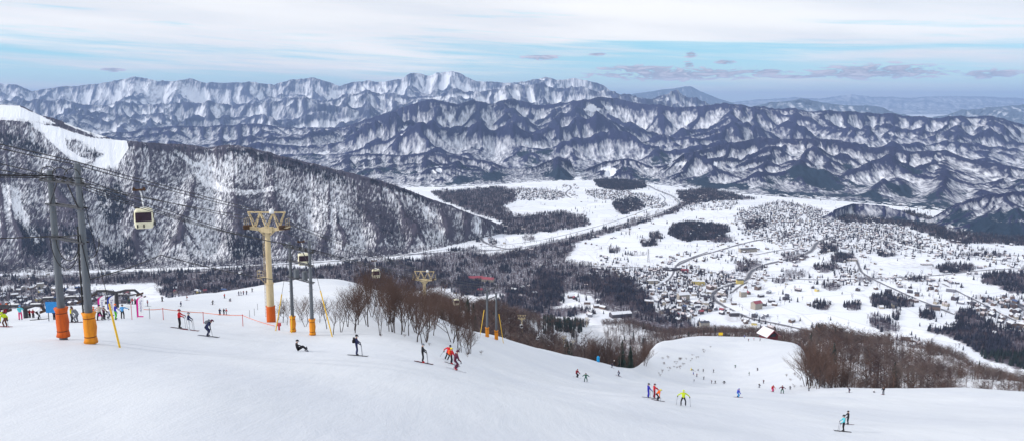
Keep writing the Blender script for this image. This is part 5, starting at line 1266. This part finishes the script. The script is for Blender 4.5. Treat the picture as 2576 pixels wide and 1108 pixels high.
# ---- feather banners
def banner(label, px, py, h, col, rz):
    x, y, z = hit(px, py, 60); e = empty('feather_banner', (x, y, z), rz, label=label, cat='banner', group='feather banners by the lift'); mb = pmat('banner_'+('blue' if col[2] > col[0]*1.5 else 'magenta'), col, .6)
    b = MB(); b.tube([(0, 0, 0), (0, 0, h*.8), (.12*h, 0, h*.95), (.33*h, 0, h)], .025, 6); b.build('pole', M_STEELD, e)
    n = 14; L = []; R = []
    for k in range(n+1):
        t = k/n; zz = h*(.08+.92*t); le = 0 if t < .75 else .33*h*((t-.75)/.25)**2; ri = .27*h+.08*h*t; L.append((le, zz)); R.append((max(ri, le+.002), zz-.10*h*(1-t)*(t < .2)*0))
    def sail(fr0, fr1, mat, nm, off):
        V = []; Fs = []
        for (l, zz), (rr_, _) in zip(L, R):
            for yy in (-off, off): V += [(l+(rr_-l)*fr0, yy, zz), (l+(rr_-l)*fr1, yy, zz)]
        for k in range(n):
            i = k*4; j = i+4; Fs += [(i, i+1, j+1, j), (i+3, i+2, j+2, j+3), (i, j, j+2, i+2), (i+1, i+3, j+3, j+1)]
        b = MB(); b.add(V, Fs); b.build(nm, mat, e)
    sail(0, .26, mb, 'border', .014); sail(.262, 1, M_WHITE, 'sail', .012)
    b = MB(); b.box((.14*h, 0, h*.06), (.28*h, .03, h*.05)); b.build('hem', mb, e)
    c = bpy.data.curves.new('lettering', 'FONT'); c.body = 'Tecnica'; c.size = .17*h; c.extrude = .002; c.materials.append(pmat('banner_ink', (.10, .08, .28), .6)); dg = bpy.context.evaluated_depsgraph_get(); tmp = bpy.data.objects.new('tmp', c); COL.objects.link(tmp); mm = bpy.data.meshes.new_from_object(tmp.evaluated_get(bpy.context.evaluated_depsgraph_get())); bpy.data.objects.remove(tmp); o = link('lettering', mm, e); o.location = (.15*h, -.022, h*.82); o.rotation_euler = (math.pi/2, math.pi/2, 0)
banner('tall feather banner with pink border standing right of the instructor', 345, 798, 2.9, (.62, .01, .25), .0); banner('pink bordered feather banner behind the beige jacket', 248, 796, 2.8, (.62, .01, .25), .05); banner('blue bordered feather banner beside the yellow guy wire', 272, 795, 2.8, (.03, .07, .45), .05)
# ---- chairlift down on the left, signs
def chair_tower(label, px, py, dist, H, w, rz):
    x, y, z = [float(q) for q in at(px, py, dist)]; e = empty('chairlift_tower', (x, y, z-H), rz, label=label, cat='lift tower', group='dark chairlift towers on the left')
    b = MB(); b.tube([(0, 0, -3), (0, 0, H)], [.32, .26], 12); b.build('pole', M_STEELD, e)
    for s_ in (-1, 1):
        b = MB(); b.tube([(0, 0, H-.1), (s_*w*.5, 0, H+.25), (s_*w*.8, 0, H+.2), (s_*w, 0, H-.5)], .2, 8); b.build('arm', M_STEELD, e)
        b = MB(); b.bar((s_*w, -1.4, H-.35), (s_*w, 1.4, H-.6), .16, .3); b.build('sheave_train', M_SHEAVE, e)
        b = MB(); b.box((s_*w*.55, 0, H+.47), (w*.5, .3, .1)); b.build('snow_cap', M_WHITE, e)
chair_tower('nearest dark chairlift tower with a bowed arm at far left', 63, 772, 100, 3.2, 2.4, .1); chair_tower('dark chairlift tower arm behind the leftmost thick pole', 150, 752, 125, 4, 3.0, .2); chair_tower('dark chairlift tower behind the feather banners', 292, 733, 125, 4.2, 3.6, .1); chair_tower('small dark chairlift tower right of the banners', 322, 742, 190, 5, 3.6, .1)
def chair(label, px, py, dist):
    x, y, z = [float(q) for q in at(px, py, dist)]; e = empty('lift_chair', (x, y, z), 0, label=label, cat='lift chair'); b = MB(); b.box((0, 0, 0), (1.5, .5, .08)); b.build('seat', M_STEELD, e); b = MB(); b.box((0, -.28, .4), (1.5, .06, .5)); b.build('backrest', M_STEELD, e)
    b = MB(); b.tube([(.8, 0, 0), (.8, 0, .8), (0, 0, 1.6), (0, 0, 3.0)], .04, 6); b.build('hanger', M_STEELD, e); return x, y, z
CH = chair('double chair with two riders in red at the left edge', 10, 777, 92)
def board(label, px, py, dist, w, h, col, hp, cat='sign', text=None):
    x, y, z = hit(px, py, dist); e = empty('sign_board', (x, y, z), 0, label=label, cat=cat); b = MB(); b.box((0, 0, hp+h/2), (w, .08, h)); b.build('panel', pmat('sign_'+cat+str(px), col, .5), e)
    for s_ in (-1, 1): b = MB(); b.tube([(s_*w*.35, .08, -.3), (s_*w*.35, .08, hp+h*.8)], .05*max(1, w/2), 6); b.build('post', M_STEELD, e)
board('plain blue square board left of the orange padding', 132, 806, 60, 1.25, 1.25, (.02, .20, .50), .95); board('yellow board on two posts at the crest of the lower piste', 1812, 846, 300, 9*.33*1.0, 2.0, (.75, .50, .02), 1.2)
b = MB(); x, y, z = hit(1504, 909, 150); b.tube([(0, 0, 0), (0, 0, .3), (0, 0, 1.5), (0, 0, 1.8)], [.42, .45, .42, .25], 10); tag(b.build('padded_post', pmat('bright_blue_padding', (.01, .30, .62), .6), None, loc=(x, y, z), smooth=True), 'short bright blue padded post on the middle piste edge', 'padded post')
# ---- lodge behind the lower piste, small chairlift masts on the right, fan lamps
def lodge():
    x, y, z = [float(q) for q in at(1932, 852, 640)]; e = empty('lodge', (x, y, z+1.6), -1.25, label='dark red timber lodge with a big snowy gable roof behind the lower piste', cat='lodge')
    w, d, h, rh = 11, 10, 3.6, 4; wl_, rf_, wn_ = house_parts(w, d, h, rh, 1.6)
    split_windows(wn_, e)
    for nm, (v_, f_), mt in (('wall', wl_, pmat('dark_red_timber', (.16, .03, .035), .7)), ('roof', rf_, M_ROOFS[0])): me = bpy.data.meshes.new(nm); me.from_pydata(v_, [], f_); me.materials.append(mt); link(nm, me, e)
    b = MB()
    for s_ in (-1, 1):
        b.bar((s_*(w/2+1.7), -d/2-1.6, h-1.3), (s_*(w/2+1.7), 0, h+rh+.1), .5, .25); b.bar((s_*(w/2+1.7), d/2+1.6, h-1.3), (s_*(w/2+1.7), 0, h+rh+.1), .5, .25)
    b.build('bargeboard', pmat('bright_red_trim', (.40, .04, .06), .6), e); b = MB(); b.box((w/2+.1, 0, 3.4), (.1, 6, 2.4)); b.build('gable_window', M_PANE, e)
lodge()
def small_mast(label, px, py, dist, H):
    x, y, z = [float(q) for q in at(px, py, dist)]; e = empty('chairlift_mast', (x, y, z-H), .2, label=label, cat='lift tower', group='small chairlift masts below the right thicket')
    b = MB(); b.tube([(0, 0, -3), (0, 0, H)], .3, 8); b.build('pole', M_STEELD, e); b = MB(); b.bar((-3, 0, H-.2), (3, 0, H-.2), .35); b.bar((-2.2, 0, H-1.5), (2.2, 0, H-1.5), .25); b.build('crossarm', M_STEELD, e)
small_mast('grey chairlift mast on the snow patch below the right thicket', 2268, 882, 560, 8); small_mast('second grey chairlift mast, lower and right of the snow patch', 2292, 902, 520, 5); small_mast('thin mast at the left of the right snow patch', 2245, 884, 600, 5)
# ================================================================ people
M_SKIN = pmat('skin', (.50, .30, .22), .6); M_GLOVE = pmat('dark_glove', (.03, .03, .035), .7); M_BOOT = pmat('ski_boot', (.04, .04, .05), .4); M_LENS = pmat('goggle_lens', (.03, .03, .05), .1)
def cmat(c): return pmat('cloth_%02x%02x%02x' % tuple(int(min(.99, q)*255) for q in c), c, .8, 0, .14, 5, .2, .2)
PAL = dict(red=(.50,.02,.03), dred=(.20,.015,.03), maroon=(.09,.02,.045), black=(.018,.018,.024), navy=(.02,.025,.075), blue=(.03,.06,.42), royal=(.03,.03,.35), cyan=(.10,.50,.58), white=(.70,.72,.76), grey=(.16,.17,.20),
           green=(.03,.12,.09), lime=(.50,.62,.02), lgreen=(.10,.45,.03), yellow=(.70,.58,.02), orange=(.75,.13,.02), beige=(.42,.34,.29), pink=(.60,.03,.16), sky=(.08,.30,.62), brown=(.12,.05,.04))
def joints(pose, rr):
    """joint table of a 1.72 m figure looking along +y; x to its right"""
    J = dict(pel=(0,0,.95), sp=(0,.0,1.15), ch=(0,.01,1.36), nk=(0,.02,1.48), hd=(0,.04,1.63))
    def legs(k, b=.0, w=.12): 
        for s, n in ((-1, 'L'), (1, 'R')):
            J['hip'+n] = (s*.10, 0, .90); J['kn'+n] = (s*w, .12*k+.02, .50-.02*k); J['an'+n] = (s*w, -.03+b, .10); J['to'+n] = (s*w, .17+b, .06)
    def arms(f, out=.1, up=0.0):
        for s, n in ((-1, 'L'), (1, 'R')):
            J['sh'+n] = (s*.20, 0, 1.42); J['el'+n] = (s*(.27+out), .05+f*.12, 1.14+up*.5); J['ha'+n] = (s*(.25+out*1.3), .16+f*.26, .98+up)
    legs(.6); arms(.5)
    def shift(names, d): 
        for n in names:
            if n in J: J[n] = tuple(a+b for a, b in zip(J[n], d))
    U = ['pel','sp','ch','nk','hd','hipL','hipR','shL','shR','elL','elR','haL','haR']
    def fold(ang, piv=(0, 0, .95), names=('sp','ch','nk','hd','shL','shR','elL','elR','haL','haR')):
        c, s = math.cos(ang), math.sin(ang)
        for n in names:
            x, y, z = J[n]; y -= piv[1]; z -= piv[2]; J[n] = (x, piv[1]+y*c+z*s, piv[2]-y*s+z*c)
    if pose == 'ski': legs(1.7, 0, .14); arms(1, .12); shift(U, (0, -.04, -.10)); fold(.32, (0, -.04, .85))
    elif pose == 'stand': legs(.3, 0, .13); arms(.7, .06)
    elif pose == 'bend': legs(1.2, 0, .15); arms(.8, .1); shift(U, (0, -.12, -.08)); fold(.85, (0, -.12, .87))
    elif pose == 'crouch': legs(3, 0, .16); arms(1, .2); shift(U, (0, -.18, -.32)); fold(.8, (0, -.18, .62))
    elif pose == 'point': legs(.1, 0, .15); arms(.2, .08); J['elR'] = (.45,.1,1.30); J['haR'] = (.70,.15,1.22)
    elif pose == 'wide': legs(.5, 0, .24); arms(.4, .3)
    elif pose == 'hold': legs(.2, 0, .13); arms(1.2, 0, .12)
    elif pose == 'lean': legs(1.9, 0, .14); arms(1, .25); shift(U, (0, -.05, -.14)); fold(.4, (0, -.05, .8))
    elif pose == 'sit':
        for s, n in ((-1, 'L'), (1, 'R')): J['hip'+n] = (s*.10, 0, .12); J['kn'+n] = (s*.16, .42, .36); J['an'+n] = (s*.18, .70, .10); J['to'+n] = (s*.18, .78, .26); J['sh'+n] = (s*.20, -.10, .64); J['el'+n] = (s*.30, .05, .40); J['ha'+n] = (s*.2, .30, .36)
        J.update(pel=(0,0,.14), sp=(0,-.06,.36), ch=(0,-.08,.57), nk=(0,-.05,.70), hd=(0,-.01,.85))
    elif pose == 'chair':
        for s, n in ((-1, 'L'), (1, 'R')): J['hip'+n] = (s*.10, 0, .12); J['kn'+n] = (s*.13, .45, .12); J['an'+n] = (s*.13, .45, -.32); J['to'+n] = (s*.13, .62, -.36); J['sh'+n] = (s*.20, 0, .66); J['el'+n] = (s*.28, .12, .42); J['ha'+n] = (s*.2, .36, .32)
        J.update(pel=(0,0,.12), sp=(0,0,.38), ch=(0,0,.60), nk=(0,.02,.72), hd=(0,.03,.87))
    return J
RAD = dict(pel=(.155,.125), sp=(.15,.12), ch=(.17,.125), nk=(.065,.065), hd=(.10,.115), hip=(.10,.10), kn=(.078,.078), an=(.075,.075), to=(.05,.05), sh=(.085,.085), el=(.062,.062), ha=(.045,.045))
BONES = [('pel','sp'),('sp','ch'),('ch','nk'),('nk','hd'),('pel','hipL'),('pel','hipR'),('hipL','knL'),('hipR','knR'),('knL','anL'),('knR','anR'),('anL','toL'),('anR','toR'),('ch','shL'),('ch','shR'),('shL','elL'),('shR','elR'),('elL','haL'),('elR','haR')]
REG = [0,0,0,2,1,1,1,1,1,1,3,3,0,0,0,0,0,0]
def body_mesh(J, mats, sub):
    names = list(J); me = bpy.data.meshes.new('body'); me.from_pydata([J[n] for n in names], [(names.index(a), names.index(b)) for a, b in BONES], []); o = bpy.data.objects.new('tmp', me); COL.objects.link(o)
    o.modifiers.new('s', 'SKIN'); o.modifiers['s'].use_smooth_shade = True
    for i, n in enumerate(names):
        k = n.rstrip('LR') if n.rstrip('LR') in RAD else n; sv = me.skin_vertices[0].data[i]; sv.radius = RAD[k]; sv.use_root = (n == 'pel')
    if sub: m = o.modifiers.new('b', 'SUBSURF'); m.levels = sub
    dg = bpy.context.evaluated_depsgraph_get(); me2 = bpy.data.meshes.new_from_object(o.evaluated_get(dg)); bpy.data.objects.remove(o); bpy.data.meshes.remove(me)
    me2.materials.clear()
    for m in mats: me2.materials.append(m)
    A = np.array([J[a] for a, b in BONES]); B = np.array([J[b] for a, b in BONES])
    for p in me2.polygons:
        c = np.array(p.center); t = np.clip(((c-A)*(B-A)).sum(1)/((B-A)**2).sum(1), 0, 1); d = np.linalg.norm(c-A-(B-A)*t[:, None], axis=1); k = int(d.argmin()); r_ = REG[k]
        if k == 2: r_ = 0
        if k == 3 and t[k] < .25: r_ = 0
        if k in (16, 17) and t[k] > .88: r_ = 4
        if k == 0 and t[k] < .1: r_ = 1
        if k in (8, 9) and t[k] > .82: r_ = 3
        p.material_index = r_
    return me2
def glove_mesh():
    b = MB(); b.box((0, 0, -.035), (.075, .035, .09))
    for i, (x, l) in enumerate(((-.03, .055), (-.01, .07), (.01, .066), (.03, .05))): b.tube([(x, 0, -.075), (x, .012, -.075-l*.5), (x, .034, -.075-l*.8)], [.012, .012, .009], 5)
    b.tube([(.036, 0, -.02), (.06, .012, -.045), (.058, .03, -.07)], [.014, .013, .01], 5); return b
_gl = None
ME_CACHE = {}
def person(label, px, py, hpx, pose='ski', jacket='black', pants='black', face=70, helmet='black', skis=True, poles=None, pack=None, ymin=25, group='skiers and snowboarders on the slopes', roll=0, loc=None, board=False, boots=None, dist=None, lying=False):
    global _gl
    near = hpx > 24
    if loc is None: x, y, z = hit(px, py, ymin)
    else: x, y, z = loc
    # size from what the sight line says, kept human
    d = math.hypot(y*CP-z*SP, 0); full = {'sit': .95, 'chair': .98, 'crouch': 1.15, 'bend': 1.42, 'ski': 1.66, 'lean': 1.55}.get(pose, 1.76)
    s = min(max(hpx*d/F_/full, .62), 1.18)
    rr = random.Random(int(px*7+py)); J = joints(pose, rr); rz = -math.radians(face)
    e = empty('person', (x, y, z), rz, label=label, cat='person', group=group); e.scale = (s, s, s)
    if roll: e.rotation_euler = (0, math.radians(roll), rz)
    if lying: e.rotation_euler = (math.radians(80), 0, rz)
    mats = [cmat(PAL[jacket]), cmat(PAL[pants]), M_SKIN, cmat(PAL[boots]) if boots else M_BOOT, M_GLOVE]
    body = link('body', body_mesh(J, mats, 1 if near else 0), e)
    hd = Vector(J['hd']); nk = Vector(J['nk'])
    # face and headgear
    b = MB(); rings = []
    n = 12
    for k in range(6):
        t = k/5*1.45; rings.append((math.sin(t), math.cos(t)))
    V = []; Fs = []
    for sn, cs in rings[::-1]:
        for i in range(n): a = 6.283*i/n; V.append((hd.x+.128*sn*math.cos(a), hd.y-.01+.142*sn*math.sin(a), hd.z+.01+.15*cs))
    for j in range(len(rings)-1):
        for i in range(n): Fs.append((j*n+i, j*n+(i+1) % n, (j+1)*n+(i+1) % n, (j+1)*n+i))
    b.add(V, Fs)
    if helmet: b.build('helmet', cmat(PAL[helmet]), e, smooth=True)
    if near:
        g = MB(); g.box((hd.x, hd.y+.115, hd.z+.02), (.17, .05, .075)); g.build('goggles', M_LENS, e, bevel=.015)
        g = MB(); g.box((hd.x, hd.y+.125, hd.z-.035), (.028, .035, .04)); g.box((hd.x, hd.y+.115, hd.z-.075), (.055, .012, .012)); g.build('nose_and_mouth', M_SKIN, e)
        if _gl is None: o = glove_mesh().build('glove', M_GLOVE, e); _gl = o.data; bpy.data.objects.remove(o)
        for sd_ in 'LR': h_ = Vector(J['ha'+sd_]); o = link('glove', _gl, e, h_); o.scale = (1.2, 1.2, 1.2)
    if pack:
        c = (Vector(J['sp'])+Vector(J['ch']))/2; bk = (Vector(J['ch'])-Vector(J['sp'])).normalized(); off = Vector((0, -bk.z, bk.y))*.2; g = MB(); q = Euler((-math.atan2(bk.y, bk.z), 0, 0)).to_matrix(); g.box(c+off+bk*.06, (.30, .17, .44), q); g.box(c+off*1.5+bk*-.04, (.22, .08, .22), q); g.build('backpack', cmat(PAL[pack]), e, bevel=.03)
    # skis lie along the slope under the boots
    def sl(dx, dy): w = Matrix.Rotation(rz, 3, 'Z') @ Vector((dx*s, dy*s, 0)); return (gz1(x+w.x, y+w.y)-z)/s
    if skis and pose not in ('chair',) and not lying:
        if board:
            cx = .45 if pose == 'sit' else .0; g = MB(); yb = .72 if pose == 'sit' else 0; pts = [(-.75, yb, .10), (-.62, yb, .03), (.62, yb, .03), (.75, yb, .10)]
            if pose == 'sit': pts = [(u_, v_, w_+sl(u_, v_)) for u_, v_, w_ in pts]
            g.tube(pts, [.06, .13, .13, .06], 6); g.build('snowboard', cmat(PAL['grey']), e)
        else:
            for sd_ in 'LR':
                ax, ay, _ = J['an'+sd_]; ks = [-.72, -.3, .1, .5, .86, .98]; zs = [sl(ax, ay+k) for k in ks]; base = zs[1]*.5+zs[2]*.5; g = MB()
                pts = [(ax, ay+k, zs[i]-0*base+.035+(.06 if i == 5 else 0)) for i, k in enumerate(ks)]
                g.tube(pts, [.022, .032, .028, .032, .03, .01], 4); g.build('ski', cmat(PAL[rr.choice(['grey', 'black', 'dred', 'white'])]), e)
    if poles if poles is not None else (near and skis and not board):
        for sd_, sg in (('L', -1), ('R', 1)):
            h_ = Vector(J['ha'+sd_]); f = Vector((h_.x+sg*.12, h_.y-.42 if pose in ('ski', 'lean', 'crouch') else h_.y+.12, 0)); f.z = sl(f.x, f.y)+.0
            M4 = Matrix.Translation((x, y, z)) @ Matrix.Rotation(rz, 4, 'Z') @ (Matrix.Rotation(math.radians(roll), 4, 'Y') if roll else Matrix()) @ Matrix.Scale(s, 4)
            a_, c_ = M4 @ (h_+Vector((0, .02, .04))), M4 @ f; g = MB(); g.tube([a_, c_], .016 if hpx > 30 else .02, 5); g.tube([a_+(c_-a_)*.95, a_+(c_-a_)*.965], .05, 8); o = g.build('ski_pole', cmat(PAL['grey']), None)
            tag(o, ' '.join(('%s ski pole of the %s' % ('left' if sg < 0 else 'right', label.split(',')[0])).split()[:16]), 'ski pole', 'ski poles held by skiers')
    return e
P_ = person
P_('skier in red jacket and black trousers reaching towards a companion',452,825,50,'hold','red','black',80,'dred'); P_('small skier in dark jacket and white trousers beside the red jacket',475,829,46,'stand','navy','white',75,'grey',boots='white')
P_('skier bending forward under a big grey backpack',522,845,47,'bend','navy','navy',85,'maroon',pack='grey'); P_('snowboarder in black sitting on the open snow',749,881,28,'sit','black','black',70,'black',board=True)
P_('standing skier in navy with a dark backpack, alone on the slope',897,893,54,'stand','navy','navy',75,'black',pack='black'); P_('skier in black jacket and red boots below the grove',1063,911,50,'stand','black','black',80,'grey',boots='red')
P_('skier in bright red jacket leaning into a turn',1122,904,39,'lean','red','black',20,'black',roll=14); P_('skier in red jacket with an orange rucksack',1135,914,42,'stand','red','black',70,'yellow',pack='orange',boots='red'); P_('skier in maroon jacket standing in front of the two red jackets',1145,929,52,'ski','maroon','maroon',70,'maroon',boots='red')
P_('skier in dark red jacket turning on the middle piste',1451,948,21,'lean','dred','black',60,'dred',ymin=60,roll=-8); P_('skier in dark green with both arms held out',1473,959,23,'wide','green','green',10,'maroon',ymin=60); P_('skier in navy gliding below the piste edge',1557,945,16,'ski','navy','navy',-100,'navy',ymin=60)
P_('small skier in navy beside a taller one at the edge',1538,923,12,'ski','navy','black',90,'navy',ymin=90); P_('taller skier in black beside a small one at the edge',1544,919,15,'stand','black','black',90,'white',ymin=90)
P_('skier dressed all in royal blue',1630,999,38,'stand','royal','royal',80,'black',ymin=50); P_('adult skier dressed all in red behind a child',1645,1000,38,'hold','red','dred',80,'maroon',ymin=50); P_('child skier in orange vest and yellow helmet bending forward',1653,1006,29,'bend','orange','black',80,'yellow',ymin=50)
P_('skier in lime green jacket holding both poles wide',1718,1019,41,'wide','lime','black',15,'lime',ymin=50); P_('skier in bright blue jacket and pale trousers',1855,998,24,'ski','blue','sky',80,'blue',ymin=60)
P_('skier in black jacket right above the cyan one',2132,1066,36,'stand','black','black',-80,'black',ymin=50); P_('skier in cyan jacket and black trousers nearest the lower right',2121,1084,44,'stand','cyan','black',-75,'black',ymin=50)
P_('dark figure in red jacket and red trousers on the right piste',1943,984,20,'ski','red','pink',170,'dred',ymin=60); P_('skier in dark jacket right of the red one',1967,988,21,'wide','maroon','green',10,'maroon',ymin=60)
P_('skier in navy and maroon passing the right edge',2136,986,13,'bend','navy','maroon',-60,'navy',ymin=60); P_('small pale figure on the right edge',2197,986,9,'crouch','white','grey',80,'white',ymin=60); P_('dark skier with white trousers panels at the right edge',2221,991,20,'stand','black','grey',0,'black',ymin=60); P_('tiny dark figure at the left end of the right edge',2034,982,7,'stand','black','black',0,'black',ymin=60)
# left crowd
P_('skier in lime jacket bending at the far left',14,821,37,'bend','lime','brown',-70,'lime'); P_('skier in pale cyan jacket and pink trousers with a blue hat',52,804,38,'hold','cyan','pink',-20,'sky',skis=False); P_('person in white jacket and dark trousers by the dark tower',96,803,34,'bend','white','black',60,'black')
P_('child in red jacket left of a darker red one',75,798,17,'stand','red','black',0,'red',skis=False); P_('child in dark red jacket beside the red child',84,798,18,'stand','dred','black',0,'dred',skis=False); P_('person in yellow jacket between the thick poles',181,810,42,'stand','yellow','black',80,'black'); P_('person in grey close to the right thick pole',193,810,38,'bend','grey','grey',-80,'brown')
P_('person in orange hood reaching out behind the yellow padding',236,801,32,'hold','orange','grey',80,'orange',skis=False); P_('large person in beige jacket and wide black trousers seen from behind',251,805,41,'wide','beige','black',0,'navy'); P_('child in pale green jacket crouching in front of the banner',270,800,25,'crouch','white','grey',60,'dred',skis=False)
P_('person in royal blue jacket, lime trousers and orange hat',291,803,41,'wide','royal','lgreen',70,'orange',skis=False); P_('instructor in sky blue bib pointing to the right',309,801,37,'point','sky','black',0,'black',skis=False); P_('second person in dark jacket half hidden by the beige jacket',262,803,36,'stand','maroon','black',30,'grey')
P_('person in blue behind the blue board',137,803,16,'stand','navy','black',0,'navy',skis=False); P_('rider in red at the left of the double chair',0,0,17,'chair','red','maroon',180,'red',loc=(CH[0]-.35,CH[1],CH[2]-.08),skis=False); P_('rider in red at the right of the double chair',0,0,17,'chair','red','dred',180,'orange',loc=(CH[0]+.35,CH[1],CH[2]-.08),skis=False)
FAR = [(454,770,10,'ski','navy','skier coming down the knoll above the red jacket'),(470,754,9,'stand','dred','small red figure on the knoll ridge line'),(534,765,9,'lean','black','dark skier leaning on the middle of the knoll'),(565,749,9,'stand','red','small figure in red right below the knoll ridge'),(578,757,7,'crouch','grey','small grey figure squatting on the knoll'),
 (601,742,9,'stand','navy','first of four people lined up on the knoll'),(606,742,9,'stand','navy','second of four people lined up on the knoll'),(612,740,9,'stand','dred','third of four people lined up, in red'),(620,740,9,'stand','black','fourth of four people lined up on the knoll'),
 (553,791,9,'stand','navy','leftmost of three people behind the rope fence'),(563,791,11,'stand','black','middle of three people behind the rope fence'),(569,790,11,'stand','red','rightmost of three people behind the rope, red and yellow'),(689,787,8,'crouch','green','crouching figure right of the tall tower'),(408,757,5,'stand','black','tiny figure at the left end of the knoll ridge'),(634,733,9,'stand','black','dark figure on the ridge left of the tall tower'),
 (371,769,10,'wide','dred','small red figure right of the pink banner'),(325,764,9,'stand','green','left one of three figures behind the banners'),(333,764,9,'stand','red','middle one of three figures behind the banners'),(340,764,9,'stand','grey','right one of three figures behind the banners'),
 (1909,974,12,'wide','black','small dark skier left of the red one'),(1920,963,10,'stand','maroon','small dark skier farther up, above the red one'),(1987,978,9,'bend','grey','small grey figure near the right thicket'),
 (1738,930,7,'sit','yellow','tiny figure sitting at the left of the lower piste group'),(1755,931,5,'crouch','maroon','tiny figure low on the snow, upper row'),(1768,934,9,'stand','black','tiny standing figure, upper row of the lower piste'),(1794,935,9,'stand','black','tiny figure alone right of the upper row'),(1743,941,8,'lean','blue','tiny blue skier leaning sideways'),
 (1752,946,9,'stand','dred','tiny dark red figure under the upper row'),(1745,959,8,'stand','black','lowest left figure of the lower piste group'),(1769,953,9,'ski','black','tiny skier in the centre of the lower piste group'),(1789,963,10,'stand','maroon','upright figure beside a bending one'),(1798,963,8,'bend','black','bending figure beside an upright one'),(1821,964,8,'crouch','black','crouching figure right of the bending one'),
 (1849,924,9,'ski','green','skier high in the middle of the lower piste'),(1884,943,10,'stand','green','upright skier on the right half of the lower piste'),(1904,931,8,'lean','black','skier leaning hard on the lower piste'),(1882,857,7,'stand','dred','red dot of a skier below the crest'),(1896,854,7,'stand','pink','pink dot of a skier at the crest'),(1911,856,8,'stand','grey','grey skier at the crest left of the lodge'),
 (1872,849,8,'stand','blue','blue figure at the crest under the lamp mast'),(2008,868,6,'stand','dred','tiny figure at the right end of the crest, left one'),(2024,881,6,'stand','dred','tiny figure at the right end of the crest, right one')]
for px, py, h, po, c, lb in FAR:
    P_(lb, px, py, h, po, c, random.Random(px).choice(['black', 'navy', 'grey', 'black']), random.Random(px+1).choice([70, 90, 110, -80, 10]), random.Random(px+2).choice(['black', 'white', c]), ymin=60, group='distant skiers', board=False, skis=True)
# ================================================================ haze
def haze():
    b = MB(); b.box((0, 26000, 100), (116000, 62000, 1240)); m = bpy.data.materials.new('haze'); m.use_nodes = True; t = NT(m)
    pv = t.new('ShaderNodeVolumePrincipled'); pv.inputs['Color'].default_value = (.42, .61, 1, 1); pv.inputs['Density'].default_value = 3.6e-5; pv.inputs['Anisotropy'].default_value = 0
    o = t.new('ShaderNodeOutputMaterial'); t.link(pv.outputs[0], o.inputs['Volume'])
    h = b.build('haze', m); tag(h, 'thin blue haze in the air over the valley', kind='stuff')
haze()
